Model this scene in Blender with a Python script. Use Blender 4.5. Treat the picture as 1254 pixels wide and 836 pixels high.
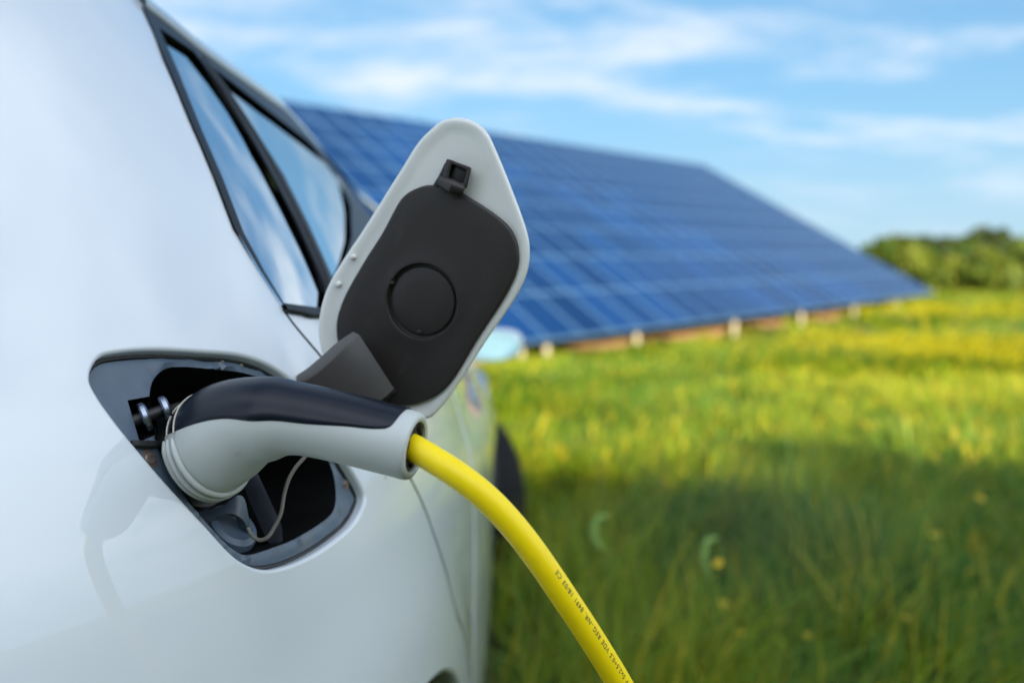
import bpy, bmesh, math, random
import numpy as np
from mathutils import Vector, Matrix
from mathutils.bvhtree import BVHTree
from mathutils.geometry import delaunay_2d_cdt

random.seed(7); rng = np.random.default_rng(7)
for o in list(bpy.data.objects): bpy.data.objects.remove(o)
sc = bpy.context.scene
COL = sc.collection
R = math.radians

# ------------------------------------------------------------------ camera
F = 1219.0; PITCH = math.atan(63/F); CAMZ = 1.1
cam_d = bpy.data.cameras.new('camera'); cam = bpy.data.objects.new('camera', cam_d); COL.objects.link(cam)
cam_d.sensor_width = 36; cam_d.lens = F*36/1254; cam_d.clip_start = 0.02; cam_d.clip_end = 3000
cam.location = (0, 0, CAMZ); cam.rotation_euler = (math.pi/2-PITCH, 0, 0)
cam_d.dof.use_dof = True; cam_d.dof.focus_distance = 0.615; cam_d.dof.aperture_fstop = 3.9; cam_d.dof.aperture_blades = 0
sc.camera = cam

# ------------------------------------------------------------------ world, sun, exposure
SUN_EL = R(18); SUN_H = Vector((0.22, -0.975)).normalized()      # towards the sun
sun_dir = Vector((SUN_H.x*math.cos(SUN_EL), SUN_H.y*math.cos(SUN_EL), math.sin(SUN_EL)))
W = bpy.data.worlds.new('World'); sc.world = W; W.use_nodes = True
nt = W.node_tree; N = nt.nodes; L = nt.links; N.clear()
out = N.new('ShaderNodeOutputWorld'); bg = N.new('ShaderNodeBackground'); L.new(bg.outputs[0], out.inputs[0])
sky = N.new('ShaderNodeTexSky'); sky.sky_type = 'NISHITA'; sky.sun_disc = False
sky.sun_elevation = SUN_EL; sky.sun_rotation = math.atan2(SUN_H.x, SUN_H.y)
sky.air_density = 1.0; sky.dust_density = 0.6; sky.ozone_density = 1.6
tc = N.new('ShaderNodeTexCoord'); sep = N.new('ShaderNodeSeparateXYZ'); L.new(tc.outputs['Generated'], sep.inputs[0])
def wmath(op, a, b=None, c=None, clamp=False):
    n = N.new('ShaderNodeMath'); n.operation = op; n.use_clamp = clamp
    for i, v in enumerate((a, b, c)):
        if v is None: continue
        if isinstance(v, (int, float)): n.inputs[i].default_value = v
        else: L.new(v, n.inputs[i])
    return n.outputs[0]
den = wmath('MAXIMUM', wmath('ADD', sep.outputs[2], 0.12), 0.03)
cx = wmath('DIVIDE', sep.outputs[0], den); cy = wmath('DIVIDE', sep.outputs[1], den)
comb = N.new('ShaderNodeCombineXYZ'); L.new(cx, comb.inputs[0]); L.new(cy, comb.inputs[1])
mp = N.new('ShaderNodeMapping'); mp.inputs['Rotation'].default_value = (0, 0, R(-40)); mp.inputs['Scale'].default_value = (0.75, 1.25, 1)
mp.inputs['Location'].default_value = (2.924, 4.079, 1.953); L.new(comb.outputs[0], mp.inputs[0])
nz = N.new('ShaderNodeTexNoise'); nz.inputs['Scale'].default_value = 1.4; nz.inputs['Detail'].default_value = 9; nz.inputs['Roughness'].default_value = 0.58; nz.inputs['Distortion'].default_value = 0.35
L.new(mp.outputs[0], nz.inputs['Vector'])
nz2 = N.new('ShaderNodeTexNoise'); nz2.inputs['Scale'].default_value = 3.2; nz2.inputs['Detail'].default_value = 6; nz2.inputs['Roughness'].default_value = 0.6
L.new(mp.outputs[0], nz2.inputs['Vector'])
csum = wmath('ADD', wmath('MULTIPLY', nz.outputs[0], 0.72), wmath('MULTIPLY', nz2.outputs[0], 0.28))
cm = N.new('ShaderNodeMapRange'); cm.interpolation_type = 'SMOOTHSTEP'; L.new(wmath('ADD', wmath('MULTIPLY', wmath('MAXIMUM', wmath('SUBTRACT', sep.outputs[0], .40), 0.0), .26), wmath('ADD', csum, wmath('MULTIPLY', wmath('SUBTRACT', .6, sep.outputs[1]), .06))), cm.inputs[0])  # unseen cloud added behind the camera and to the right, lighting car and windows
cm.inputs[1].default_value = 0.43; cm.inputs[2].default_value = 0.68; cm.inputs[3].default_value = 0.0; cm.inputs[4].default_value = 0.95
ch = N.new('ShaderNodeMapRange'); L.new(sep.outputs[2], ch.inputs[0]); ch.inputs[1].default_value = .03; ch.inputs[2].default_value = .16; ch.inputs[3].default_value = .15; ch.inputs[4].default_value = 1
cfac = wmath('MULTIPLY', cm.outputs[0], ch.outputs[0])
mix = N.new('ShaderNodeMix'); mix.data_type = 'RGBA'; L.new(cfac, mix.inputs[0]); 
srgb = N.new('ShaderNodeSeparateColor'); L.new(sky.outputs[0], srgb.inputs[0]); crgb = N.new('ShaderNodeCombineColor')
for i_, k_ in enumerate((2.3, 4.0, 5.6)):      # a hazy late sky: the horizon glow levels off
    c_ = srgb.outputs[i_]; q_ = wmath('DIVIDE', c_, k_); L.new(wmath('MULTIPLY', wmath('DIVIDE', c_, wmath('SQRT', wmath('MULTIPLY_ADD', q_, q_, 1.0))), (.71, .90, 1.0)[i_]), crgb.inputs[i_])
hz = N.new('ShaderNodeMix'); hz.data_type = 'RGBA'; hr = N.new('ShaderNodeMapRange'); hr.interpolation_type = 'SMOOTHSTEP'; L.new(sep.outputs[2], hr.inputs[0])
hr.inputs[1].default_value = -.02; hr.inputs[2].default_value = .22; hr.inputs[3].default_value = .9; hr.inputs[4].default_value = 0
L.new(hr.outputs[0], hz.inputs[0]); L.new(crgb.outputs[0], hz.inputs[6]); hz.inputs[7].default_value = (2.5, 3.35, 3.95, 1)     # pale air low over the land
L.new(hz.outputs[2], mix.inputs[6])
dot = N.new('ShaderNodeVectorMath'); dot.operation = 'DOT_PRODUCT'; L.new(tc.outputs['Generated'], dot.inputs[0]); dot.inputs[1].default_value = sun_dir
fw_ = wmath('POWER', wmath('MULTIPLY_ADD', dot.outputs['Value'], .5, .5), 2.2)      # clouds towards the sun are brighter, raised to light the car from behind
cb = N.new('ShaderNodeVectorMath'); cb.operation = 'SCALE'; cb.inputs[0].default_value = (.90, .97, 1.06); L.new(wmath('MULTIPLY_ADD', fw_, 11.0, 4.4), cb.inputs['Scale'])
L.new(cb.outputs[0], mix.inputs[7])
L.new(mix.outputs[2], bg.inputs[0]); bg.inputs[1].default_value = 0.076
sun_d = bpy.data.lights.new('sun', 'SUN'); sun = bpy.data.objects.new('sun', sun_d); COL.objects.link(sun)
sun_d.energy = 5.0; sun_d.angle = R(0.5); sun_d.color = (1.0, 0.84, 0.54)
sun.rotation_euler = (-sun_dir).to_track_quat('-Z', 'Y').to_euler(); sun.location = (0, 0, 30)
vs = sc.view_settings; vs.view_transform = 'Standard'; vs.look = 'None'; vs.gamma = 1; vs.exposure = 1.6; vs.use_curve_mapping = False
sc.cycles.use_denoising = True
sc.cycles.max_bounces = 8; sc.cycles.transparent_max_bounces = 8
sc.cycles.caustics_reflective = False; sc.cycles.caustics_refractive = False

# ------------------------------------------------------------------ projection helpers
CP, SP = math.cos(PITCH), math.sin(PITCH)
CAM = Vector((0, 0, CAMZ))
def ray(px, py):
    a = (px-627)/F; b = (418-py)/F
    return Vector((a, CP+b*SP, -SP+b*CP))
def at(px, py, Z): return CAM + ray(px, py)*Z

# ------------------------------------------------------------------ materials
def lin(c): return tuple((v/12.92 if v <= .04045 else ((v+.055)/1.055)**2.4) for v in c)
def mat(name, base, rough=.5, metal=0., coat=0., coat_rough=.03, spec=.5, noise=None, bump=None, sss=0):
    m = bpy.data.materials.new(name); m.use_nodes = True
    nt = m.node_tree; b = nt.nodes['Principled BSDF']
    b.inputs['Base Color'].default_value = (*base, 1); b.inputs['Roughness'].default_value = rough
    b.inputs['Metallic'].default_value = metal; b.inputs['Coat Weight'].default_value = coat
    b.inputs['Coat Roughness'].default_value = coat_rough; b.inputs['Specular IOR Level'].default_value = spec
    if noise or bump:
        t = nt.nodes.new('ShaderNodeTexCoord')
    if noise:   # (scale, amount, roughness amount)
        n = nt.nodes.new('ShaderNodeTexNoise'); n.inputs['Scale'].default_value = noise[0]; n.inputs['Detail'].default_value = 6
        nt.links.new(t.outputs['Object'], n.inputs['Vector'])
        mr = nt.nodes.new('ShaderNodeMapRange'); mr.inputs[3].default_value = 1-noise[1]; mr.inputs[4].default_value = 1+noise[1]
        nt.links.new(n.outputs[0], mr.inputs[0])
        mx = nt.nodes.new('ShaderNodeMix'); mx.data_type = 'RGBA'; mx.blend_type = 'MULTIPLY'; mx.inputs[0].default_value = 1
        mx.inputs[6].default_value = (*base, 1); nt.links.new(mr.outputs[0], mx.inputs[7]); nt.links.new(mx.outputs[2], b.inputs['Base Color'])
        if len(noise) > 2:
            mr2 = nt.nodes.new('ShaderNodeMapRange'); mr2.inputs[3].default_value = max(0, rough-noise[2]); mr2.inputs[4].default_value = rough+noise[2]
            nt.links.new(n.outputs[0], mr2.inputs[0]); nt.links.new(mr2.outputs[0], b.inputs['Roughness'])
    if bump:
        n = nt.nodes.new('ShaderNodeTexNoise'); n.inputs['Scale'].default_value = bump[0]; n.inputs['Detail'].default_value = 3
        nt.links.new(t.outputs['Object'], n.inputs['Vector'])
        bp = nt.nodes.new('ShaderNodeBump'); bp.inputs['Strength'].default_value = bump[1]; bp.inputs['Distance'].default_value = bump[2]
        nt.links.new(n.outputs[0], bp.inputs['Height']); nt.links.new(bp.outputs[0], b.inputs['Normal'])
    return m
M = {}
M['paint'] = mat('white_paint', (.67, .72, .765), .45, coat=1.0, coat_rough=.015, noise=(9, .02), spec=.4)
def paint_specks():     # a few small dirt specks on the paint
    m = M['paint']; nt = m.node_tree; b = nt.nodes['Principled BSDF']
    v = nt.nodes.new('ShaderNodeTexVoronoi'); v.inputs['Scale'].default_value = 16
    t = nt.nodes.new('ShaderNodeTexCoord'); nt.links.new(t.outputs['Object'], v.inputs['Vector'])
    mr = nt.nodes.new('ShaderNodeMapRange'); mr.inputs[1].default_value = .018; mr.inputs[2].default_value = .030; mr.inputs[3].default_value = .25; mr.inputs[4].default_value = 1
    nt.links.new(v.outputs['Distance'], mr.inputs[0])
    src = b.inputs['Base Color'].links[0].from_socket
    mx = nt.nodes.new('ShaderNodeMix'); mx.data_type = 'RGBA'; mx.blend_type = 'MULTIPLY'; mx.inputs[0].default_value = 1
    nt.links.new(src, mx.inputs[6]); nt.links.new(mr.outputs[0], mx.inputs[7]); nt.links.new(mx.outputs[2], b.inputs['Base Color'])
paint_specks(); M['paint'].node_tree.nodes['Principled BSDF'].inputs['Coat IOR'].default_value = 1.75
def dust(m, scale, lo, hi, col, seed=0.0, stretch=(1, 1, 1)):
    nt = m.node_tree; b = nt.nodes['Principled BSDF']; t = nt.nodes.new('ShaderNodeTexCoord'); mp_ = nt.nodes.new('ShaderNodeMapping'); mp_.inputs['Location'].default_value = (seed, seed*2, 0); mp_.inputs['Scale'].default_value = stretch
    n = nt.nodes.new('ShaderNodeTexNoise'); n.inputs['Scale'].default_value = scale; n.inputs['Detail'].default_value = 4; n.inputs['Roughness'].default_value = .65
    nt.links.new(t.outputs['Object'], mp_.inputs[0]); nt.links.new(mp_.outputs[0], n.inputs['Vector'])
    mr = nt.nodes.new('ShaderNodeMapRange'); mr.inputs[1].default_value = lo; mr.inputs[2].default_value = hi; nt.links.new(n.outputs[0], mr.inputs[0])
    mx = nt.nodes.new('ShaderNodeMix'); mx.data_type = 'RGBA'; nt.links.new(mr.outputs[0], mx.inputs[0])
    l = b.inputs['Base Color'].links
    if l: nt.links.new(l[0].from_socket, mx.inputs[6])
    else: mx.inputs[6].default_value = b.inputs['Base Color'].default_value
    mx.inputs[7].default_value = (*col, 1); nt.links.new(mx.outputs[2], b.inputs['Base Color'])
M['lid'] = mat('flap_inner_paint', (.72, .73, .70), .32, coat=.5, coat_rough=.12, noise=(14, .03))
M['tray'] = mat('recess_plastic', (.088, .125, .172), .36, noise=(60, .15, .08), bump=(900, .12, .0004))
M['black'] = mat('black_plastic', (.010, .010, .011), .45, noise=(80, .3, .1))
M['deep'] = mat('cavity_black', (.0025, .0025, .003), .7, spec=.12, noise=(30, .4))
M['inner'] = mat('flap_charcoal_plastic', (.018, .0145, .013), .5, noise=(40, .10, .06), bump=(700, .10, .0004))
M['arm'] = mat('hinge_arm_plastic', (.082, .076, .072), .36, noise=(50, .12, .06))
M['shell'] = mat('plug_grey_plastic', (.50, .53, .52), .42, noise=(30, .02, .03), bump=(1500, .06, .0002))
M['cap'] = mat('plug_black_rubber', (.003, .006, .014), .34, spec=.24, coat=.18, coat_rough=.22, noise=(500, .25, .10), bump=(1300, .22, .0003))
M['cream'] = mat('plug_edge', (.55, .50, .42), .5)
M['cable'] = mat('yellow_cable', (.93, .70, .004), .42, spec=.35, noise=(70, .05, .06), bump=(350, .08, .0003))
M['ink'] = mat('black_ink', (.02, .02, .018), .6)
M['metal'] = mat('zinc_metal', (.30, .34, .42), .3, metal=1, noise=(100, .1, .1))
M['screw'] = mat('dull_screw', (.25, .2, .17), .45, metal=.7, noise=(200, .3))
M['strap'] = mat('grey_rubber', (.22, .20, .18), .5)
M['trim'] = mat('window_trim', (.010, .012, .016), .42, noise=(60, .2), spec=.3)
M['rubber'] = mat('tyre_rubber', (.009, .009, .010), .75, spec=.2, noise=(40, .3), bump=(60, .3, .004))
M['rim'] = mat('alloy', (.35, .36, .38), .3, metal=.9)
M['post'] = mat('galvanised_post', (.42, .39, .33), .6, noise=(6, .15))
M['rail'] = mat('array_rail', (.45, .45, .46), .45, metal=.6)
M['bark'] = mat('bark', (.11, .08, .055), .9, noise=(8, .4), bump=(20, .6, .03))
M['lamp'] = mat('mirror_glass', (.24, .36, .35), .05, metal=1)

dust(M['tray'], 700, .70, .80, (.38, .36, .33)); dust(M['tray'], 45, .56, .80, (.16, .15, .14), 3.0)
dust(M['cap'], 900, .70, .80, (.20, .20, .20)); dust(M['inner'], 800, .71, .80, (.16, .15, .14)); dust(M['inner'], 30, .58, .85, (.05, .045, .04), 5.0)
dust(M['arm'], 600, .70, .80, (.25, .24, .22)); dust(M['shell'], 120, .68, .80, (.36, .36, .33), 2.0); dust(M['cable'], 260, .70, .78, (.45, .32, .01), 1.0); dust(M['cable'], 60, .62, .80, (.70, .50, .01), 4.0)
dust(M['deep'], 500, .70, .80, (.05, .05, .045)); dust(M['lid'], 90, .66, .8, (.55, .55, .5), 6.0)
def glass_mat():
    m = bpy.data.materials.new('tinted_glass'); m.use_nodes = True; nt = m.node_tree; nt.nodes.clear()
    o = nt.nodes.new('ShaderNodeOutputMaterial'); g = nt.nodes.new('ShaderNodeBsdfGlossy'); g.inputs['Roughness'].default_value = .01
    g.inputs['Color'].default_value = (.93, .99, 1, 1)
    t = nt.nodes.new('ShaderNodeBsdfTransparent'); t.inputs['Color'].default_value = (.20, .27, .28, 1)
    f = nt.nodes.new('ShaderNodeFresnel'); f.inputs['IOR'].default_value = 30.0
    mx = nt.nodes.new('ShaderNodeMixShader'); nt.links.new(f.outputs[0], mx.inputs[0]); nt.links.new(t.outputs[0], mx.inputs[1]); nt.links.new(g.outputs[0], mx.inputs[2])
    nt.links.new(mx.outputs[0], o.inputs[0]); return m
M['glass'] = glass_mat()

# ------------------------------------------------------------------ object helpers
def link(name, me, parent=None, mats=()):
    o = bpy.data.objects.new(name, me); COL.objects.link(o)
    for m in mats: me.materials.append(m)
    if parent is not None: o.parent = parent
    return o
def tag(o, label=None, cat=None, group=None, kind=None):
    if label: o['label'] = label
    if cat: o['category'] = cat
    if group: o['group'] = group
    if kind: o['kind'] = kind
    return o
def empty(name, loc=(0, 0, 0)):
    o = bpy.data.objects.new(name, None); COL.objects.link(o); o.location = loc; o.empty_display_size = .05; return o
class MB:
    def __init__(s): s.v = []; s.f = []; s.mi = []
    def add(s, verts, faces, mi=0):
        b = len(s.v); s.v += [tuple(v) for v in verts]; s.f += [tuple(i+b for i in f) for f in faces]; s.mi += [mi]*len(faces)
    def rings(s, rings, closed=True, cap0=False, cap1=False, mi=0):
        n = len(rings[0]); vs_ = [p for r in rings for p in r]; fs = []
        for i in range(len(rings)-1):
            for j in range(n if closed else n-1):
                k = (j+1) % n
                fs.append((i*n+j, i*n+k, (i+1)*n+k, (i+1)*n+j))
        if cap0: fs.append(tuple(range(n-1, -1, -1)))
        if cap1: fs.append(tuple((len(rings)-1)*n+j for j in range(n)))
        s.add(vs_, fs, mi)
    def tube(s, pts, rad, n=12, caps=True, mi=0):
        pts = [Vector(p) for p in pts]; rr = rad if isinstance(rad, (list, tuple)) else [rad]*len(pts)
        rings = []; up = None
        for i, p in enumerate(pts):
            t = (pts[min(i+1, len(pts)-1)]-pts[max(i-1, 0)]).normalized()
            if up is None: up = t.orthogonal().normalized()
            up = (up - t*up.dot(t)).normalized(); sd = t.cross(up)
            rings.append([p+(up*math.cos(a)+sd*math.sin(a))*rr[i] for a in [2*math.pi*k/n for k in range(n)]])
        s.rings(rings, True, caps, caps, mi)
    def box(s, c, ax, ay, az, mi=0):       # centre and three half-axis vectors
        c = Vector(c); ax = Vector(ax); ay = Vector(ay); az = Vector(az)
        vs_ = [c+ax*i+ay*j+az*k for i in (-1, 1) for j in (-1, 1) for k in (-1, 1)]
        s.add(vs_, [(0, 1, 3, 2), (4, 6, 7, 5), (0, 4, 5, 1), (2, 3, 7, 6), (0, 2, 6, 4), (1, 5, 7, 3)], mi)
    def build(s, name, mats, parent=None, smooth=True, bevel=0, angle=35):
        me = bpy.data.meshes.new(name); me.from_pydata(s.v, [], s.f)
        bm = bmesh.new(); bm.from_mesh(me)
        bmesh.ops.recalc_face_normals(bm, faces=bm.faces)
        if bevel:
            es = [e for e in bm.edges if len(e.link_faces) == 2 and e.calc_face_angle(0) > .5]
            bmesh.ops.bevel(bm, geom=es, offset=bevel, segments=2, affect='EDGES', profile=.5)
        bm.to_mesh(me); bm.free()
        if not isinstance(mats, (list, tuple)): mats = [mats]
        o = link(name, me, parent, mats)
        if any(s.mi) and len(me.polygons) == len(s.mi): me.polygons.foreach_set('material_index', s.mi)
        if smooth:
            me.polygons.foreach_set('use_smooth', [True]*len(me.polygons))
            if not bevel or True: me.set_sharp_from_angle(angle=R(angle))
        return o
def spline(x, y):
    """natural cubic spline through (x, y); y may have columns; returns a callable"""
    x = np.asarray(x, float); y = np.asarray(y, float); n = len(x); h = np.diff(x)
    A = np.zeros((n, n)); B = np.zeros_like(y); A[0, 0] = A[-1, -1] = 1
    for i in range(1, n-1):
        A[i, i-1] = h[i-1]; A[i, i] = 2*(h[i-1]+h[i]); A[i, i+1] = h[i]
        B[i] = 6*((y[i+1]-y[i])/h[i]-(y[i]-y[i-1])/h[i-1])
    m = np.linalg.solve(A, B)
    def f(t):
        t = np.asarray(t, float); k = np.clip(np.searchsorted(x, t)-1, 0, n-2); hk = h[k]
        a = (x[k+1]-t)/hk; b = (t-x[k])/hk
        if y.ndim > 1: a = a[..., None]; b = b[..., None]; hk = hk[..., None]
        return a*y[k]+b*y[k+1]+((a**3-a)*m[k]+(b**3-b)*m[k+1])*hk**2/6
    return f
def smooth_loop(pts, n=6):
    """closed Catmull-Rom through the points"""
    P = [np.array(p, float) for p in pts]; m = len(P); out_ = []
    for i in range(m):
        p0, p1, p2, p3 = P[i-1], P[i], P[(i+1) % m], P[(i+2) % m]
        for k in range(n):
            t = k/n; out_.append(.5*((2*p1)+(-p0+p2)*t+(2*p0-5*p1+4*p2-p3)*t*t+(-p0+3*p1-3*p2+p3)*t**3))
    return out_
def smooth_line(pts, n=6):
    P = [np.array(p, float) for p in pts]; P = [2*P[0]-P[1]]+P+[2*P[-1]-P[-2]]; out_ = []
    for i in range(1, len(P)-2):
        p0, p1, p2, p3 = P[i-1], P[i], P[i+1], P[i+2]
        for k in range(n):
            t = k/n; out_.append(.5*((2*p1)+(-p0+p2)*t+(2*p0-5*p1+4*p2-p3)*t*t+(-p0+3*p1-3*p2+p3)*t**3))
    out_.append(P[-2]); return out_

# ------------------------------------------------------------------ ground
def g(x, y):
    y = np.asarray(y, float); x = np.asarray(x, float)
    z = np.interp(y, [-60, 0, 14, 19, 40, 44, 52, 120, 1500], [.3, 0, -.03, -.01, .78, .86, .75, -2, -14])
    return z + .03*np.sin(x*.7+1)*np.sin(y*.45)*np.clip((y-5)/8, 0, 1)
def gz(x, y): return float(g(x, y))
xs = np.concatenate([np.linspace(-1500, -80, 14), np.linspace(-70, 70, 141), np.linspace(80, 1500, 14)])
ys = np.concatenate([np.linspace(-900, -70, 9), np.linspace(-60, 60, 161), np.linspace(66, 1500, 30)])
X, Y = np.meshgrid(xs, ys); Zg = g(X, Y); nx = len(xs)
me = bpy.data.meshes.new('ground')
me.from_pydata(np.stack([X.ravel(), Y.ravel(), Zg.ravel()], 1).tolist(), [], [(j*nx+i, j*nx+i+1, (j+1)*nx+i+1, (j+1)*nx+i) for j in range(len(ys)-1) for i in range(nx-1)])
def ground_mat():
    m = bpy.data.materials.new('meadow_ground'); m.use_nodes = True; nt = m.node_tree; b = nt.nodes['Principled BSDF']; b.inputs['Roughness'].default_value = .95
    t = nt.nodes.new('ShaderNodeTexCoord')
    n1 = nt.nodes.new('ShaderNodeTexNoise'); n1.inputs['Scale'].default_value = .55; n1.inputs['Detail'].default_value = 5
    n2 = nt.nodes.new('ShaderNodeTexNoise'); n2.inputs['Scale'].default_value = 9; n2.inputs['Detail'].default_value = 7
    nt.links.new(t.outputs['Object'], n1.inputs[0]); nt.links.new(t.outputs['Object'], n2.inputs[0])
    r1 = nt.nodes.new('ShaderNodeValToRGB'); r1.color_ramp.elements[0].position = .35; r1.color_ramp.elements[0].color = (.055, .085, .014, 1)
    r1.color_ramp.elements[1].position = .68; r1.color_ramp.elements[1].color = (.12, .13, .022, 1)
    r2 = nt.nodes.new('ShaderNodeValToRGB'); r2.color_ramp.elements[0].position = .3; r2.color_ramp.elements[0].color = (.5, .55, .45, 1); r2.color_ramp.elements[1].color = (1.25, 1.2, 1, 1)
    mx = nt.nodes.new('ShaderNodeMix'); mx.data_type = 'RGBA'; mx.blend_type = 'MULTIPLY'; mx.inputs[0].default_value = 1
    nt.links.new(n1.outputs[0], r1.inputs[0]); nt.links.new(n2.outputs[0], r2.inputs[0]); nt.links.new(r1.outputs[0], mx.inputs[6]); nt.links.new(r2.outputs[0], mx.inputs[7])
    nt.links.new(mx.outputs[2], b.inputs['Base Color']); return m
go = link('ground', me, None, [ground_mat()]); me.polygons.foreach_set('use_smooth', [True]*len(me.polygons)); tag(go, kind='structure')

# ================================================================== the car
PLAN = np.array([(-.96, .10), (-.76, .115), (-.56, .17), (-.40, .268), (-.285, .39), (-.194, .535), (-.142, .64), (-.104, .74), (-.079, .85), (-.064, .98),
                 (-.052, 1.18), (-.040, 1.5), (-.035, 1.95), (-.042, 2.5), (-.065, 3.0), (-.085, 3.5), (-.12, 3.95), (-.22, 4.32), (-.46, 4.62), (-.72, 4.71), (-.96, 4.73)])
cl = np.concatenate([[0], np.cumsum(np.linalg.norm(np.diff(PLAN, axis=0), axis=1))])
plan_f = spline(cl, PLAN); SMAX = cl[-1]
FZ = np.array([(.20, .085), (.3, .045), (.42, .014), (.56, .004), (.70, .0), (.82, 0), (.89, .003), (.95, .013), (1.01, .031), (1.08, .067), (1.18, .131), (1.28, .204), (1.37, .281), (1.46, .358)])
fz = spline(FZ[:, 0], FZ[:, 1])
ARCH = [.80, .36, .405]       # rear wheel arch: y, z, radius (refined below)
ARCH2 = [3.86, .35, .375]
def S(s, z, off=0.0):
    """point(s) of the right body side: s along the plan curve, z height, off inwards"""
    s = np.asarray(s, float); z = np.asarray(z, float)
    p = plan_f(s); d = plan_f(s+.004)-plan_f(s-.004); d = d/np.linalg.norm(d, axis=-1, keepdims=True)
    nrm = np.stack([d[..., 1], -d[..., 0]], -1)
    k = 1+.38*np.clip(p[..., 1]-1.28, 0, .9)*np.clip((z-.93)/.15, 0, 1)
    ins = fz(z)*k
    sst = lambda a, b, v: (lambda q: q*q*(3-2*q))(np.clip((v-a)/(b-a), 0, 1))
    dz_ = .11*sst(1.5, 3.0, p[..., 1])
    ins = ins+(.026+.05*sst(1.7, 3.2, p[..., 1]))*sst(.865-dz_, .955-dz_, z)*(1-sst(1.0, 1.14, z))*sst(1.0, 1.7, p[..., 1])      # rounded shoulder along the doors
    for (ay, az, ar) in (ARCH, ARCH2):
        r_ = np.hypot(p[..., 1]-ay, z-az)-ar
        tt = np.clip((.13-r_)/.095, 0, 1); tt = tt*tt*(3-2*tt)
        fade = np.clip((z-.15)/.3, 0, 1)
        ins = ins-tt*.006*fade
    q = p-nrm*(ins+0)[..., None]
    P = np.concatenate([q, z[..., None]], -1)
    return P
def S_n(s, z):
    s = np.asarray(s, float); z = np.asarray(z, float); e = .002
    a = S(s+e, z)-S(s-e, z); b = S(s, z+e)-S(s, z-e); n = np.cross(a, b); return n/np.linalg.norm(n, axis=-1, keepdims=True)
def S_off(s, z, off): return S(s, z)-S_n(s, z)*off
_bv = {}
GS = np.linspace(.02, SMAX-.02, 420); GZ = np.linspace(.22, 1.45, 150)
def bvh(off):
    if off not in _bv:
        a, b = np.meshgrid(GS, GZ); P = S_off(a, b, off) if off else S(a, b); n = len(GS)
        tris = []
        for j in range(len(GZ)-1):
            for i in range(n-1):
                q = (j*n+i, j*n+i+1, (j+1)*n+i+1, (j+1)*n+i); tris += [(q[0], q[1], q[2]), (q[0], q[2], q[3])]
        vv = [Vector(p) for p in P.reshape(-1, 3)]
        _bv[off] = (BVHTree.FromPolygons(vv, tris), tris, vv)
    return _bv[off]
def unproj(px, py, off=0.0):
    """pixel -> (s, z) on the body side offset inwards by off"""
    t, tris, vv = bvh(off)
    d = ray(px, py); hit = t.ray_cast(CAM, d.normalized())
    if hit[0] is None:          # grazes past the silhouette: the nearest point of the body
        A = np.array(vv)-np.array(CAM); u_ = np.array(d.normalized()); dist = np.linalg.norm(A-np.outer(A@u_, u_), axis=1)/(A@u_)
        i = int(np.argmin(np.where(A@u_ > .2, dist, 9))); print('graze', px, py, dist[i]*F); return np.array((GS[i % len(GS)], GZ[i//len(GS)]))
    tri = tris[hit[2]]; A_, B_, C_ = (np.array(vv[i]) for i in tri); P = np.array(hit[0])
    T = np.stack([B_-A_, C_-A_], 1); w, *_ = np.linalg.lstsq(T, P-A_, rcond=None)
    n = len(GS); par = np.array([(GS[i % n], GZ[i//n]) for i in tri])
    return par[0]+w[0]*(par[1]-par[0])+w[1]*(par[2]-par[0])
def UL(pts, off=0.0): return [unproj(x, y, off) for x, y in pts]

_bv.clear()
car = empty('electric_car', (-.96, 2.4, 0))
tag(car, 'white electric car plugged in with its charging flap open', 'car')
CARI = Matrix.Translation((.96, -2.4, 0))
def to_car(o): o.matrix_parent_inverse = CARI; return o     # vertices stay in world coordinates
def part(mb, name, mats, parent=car, **k):
    o = mb.build(name, mats, parent, **k)
    if parent is car: to_car(o)
    return o

# --- outlines read from the photo, on the body surface
rec_px = [(111, 465), (113, 450), (122, 437), (140, 431), (186, 428), (243, 431), (289, 435), (320, 444), (343, 457), (362, 474), (392, 517), (423, 568), (439, 595), (444, 611), (439, 627), (427, 645), (396, 670), (365, 687), (339, 695.5), (320, 696.5), (300, 689), (281, 674), (251, 641), (205, 591), (166, 545), (136, 507), (119, 482)]
def px_out(P, d):       # widen a traced outline by d picture pixels (the rolled lip takes that much)
    P = np.array(P, float); t = np.roll(P, -1, 0)-np.roll(P, 1, 0); n = np.stack([t[:, 1], -t[:, 0]], 1); n /= np.linalg.norm(n, axis=1, keepdims=True)
    if np.mean(np.einsum('ij,ij->i', n, P-P.mean(0))) < 0: n = -n
    return P+n*d
rec = smooth_loop(UL(px_out(rec_px, 5.0)), 5)
frame_rear = [(173, 9), (200, 75), (230, 146), (260, 216), (285, 281), (316, 332), (346, 378)]
rail_px = [(174, 2), (245, 60), (321, 113), (396, 186), (431, 226), (452, 256)]
rail = UL(rail_px)
shut_px = [(363, 401), (396, 440), (430, 483), (465, 530), (505, 590), (530, 650), (548, 705), (559, 750)]
shut = UL(shut_px)
print('rail', [(float(plan_f(s)[1]), float(z)) for s, z in rail]); print('shut', [(float(plan_f(s)[1]), float(z)) for s, z in shut]); print('arch', ARCH)
def s_at_y(y):
    ss = np.linspace(0, SMAX, 6000); yy = plan_f(ss)[:, 1]; return float(np.interp(y, yy, ss))
belt_z = float(unproj(346, 378)[1])
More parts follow.
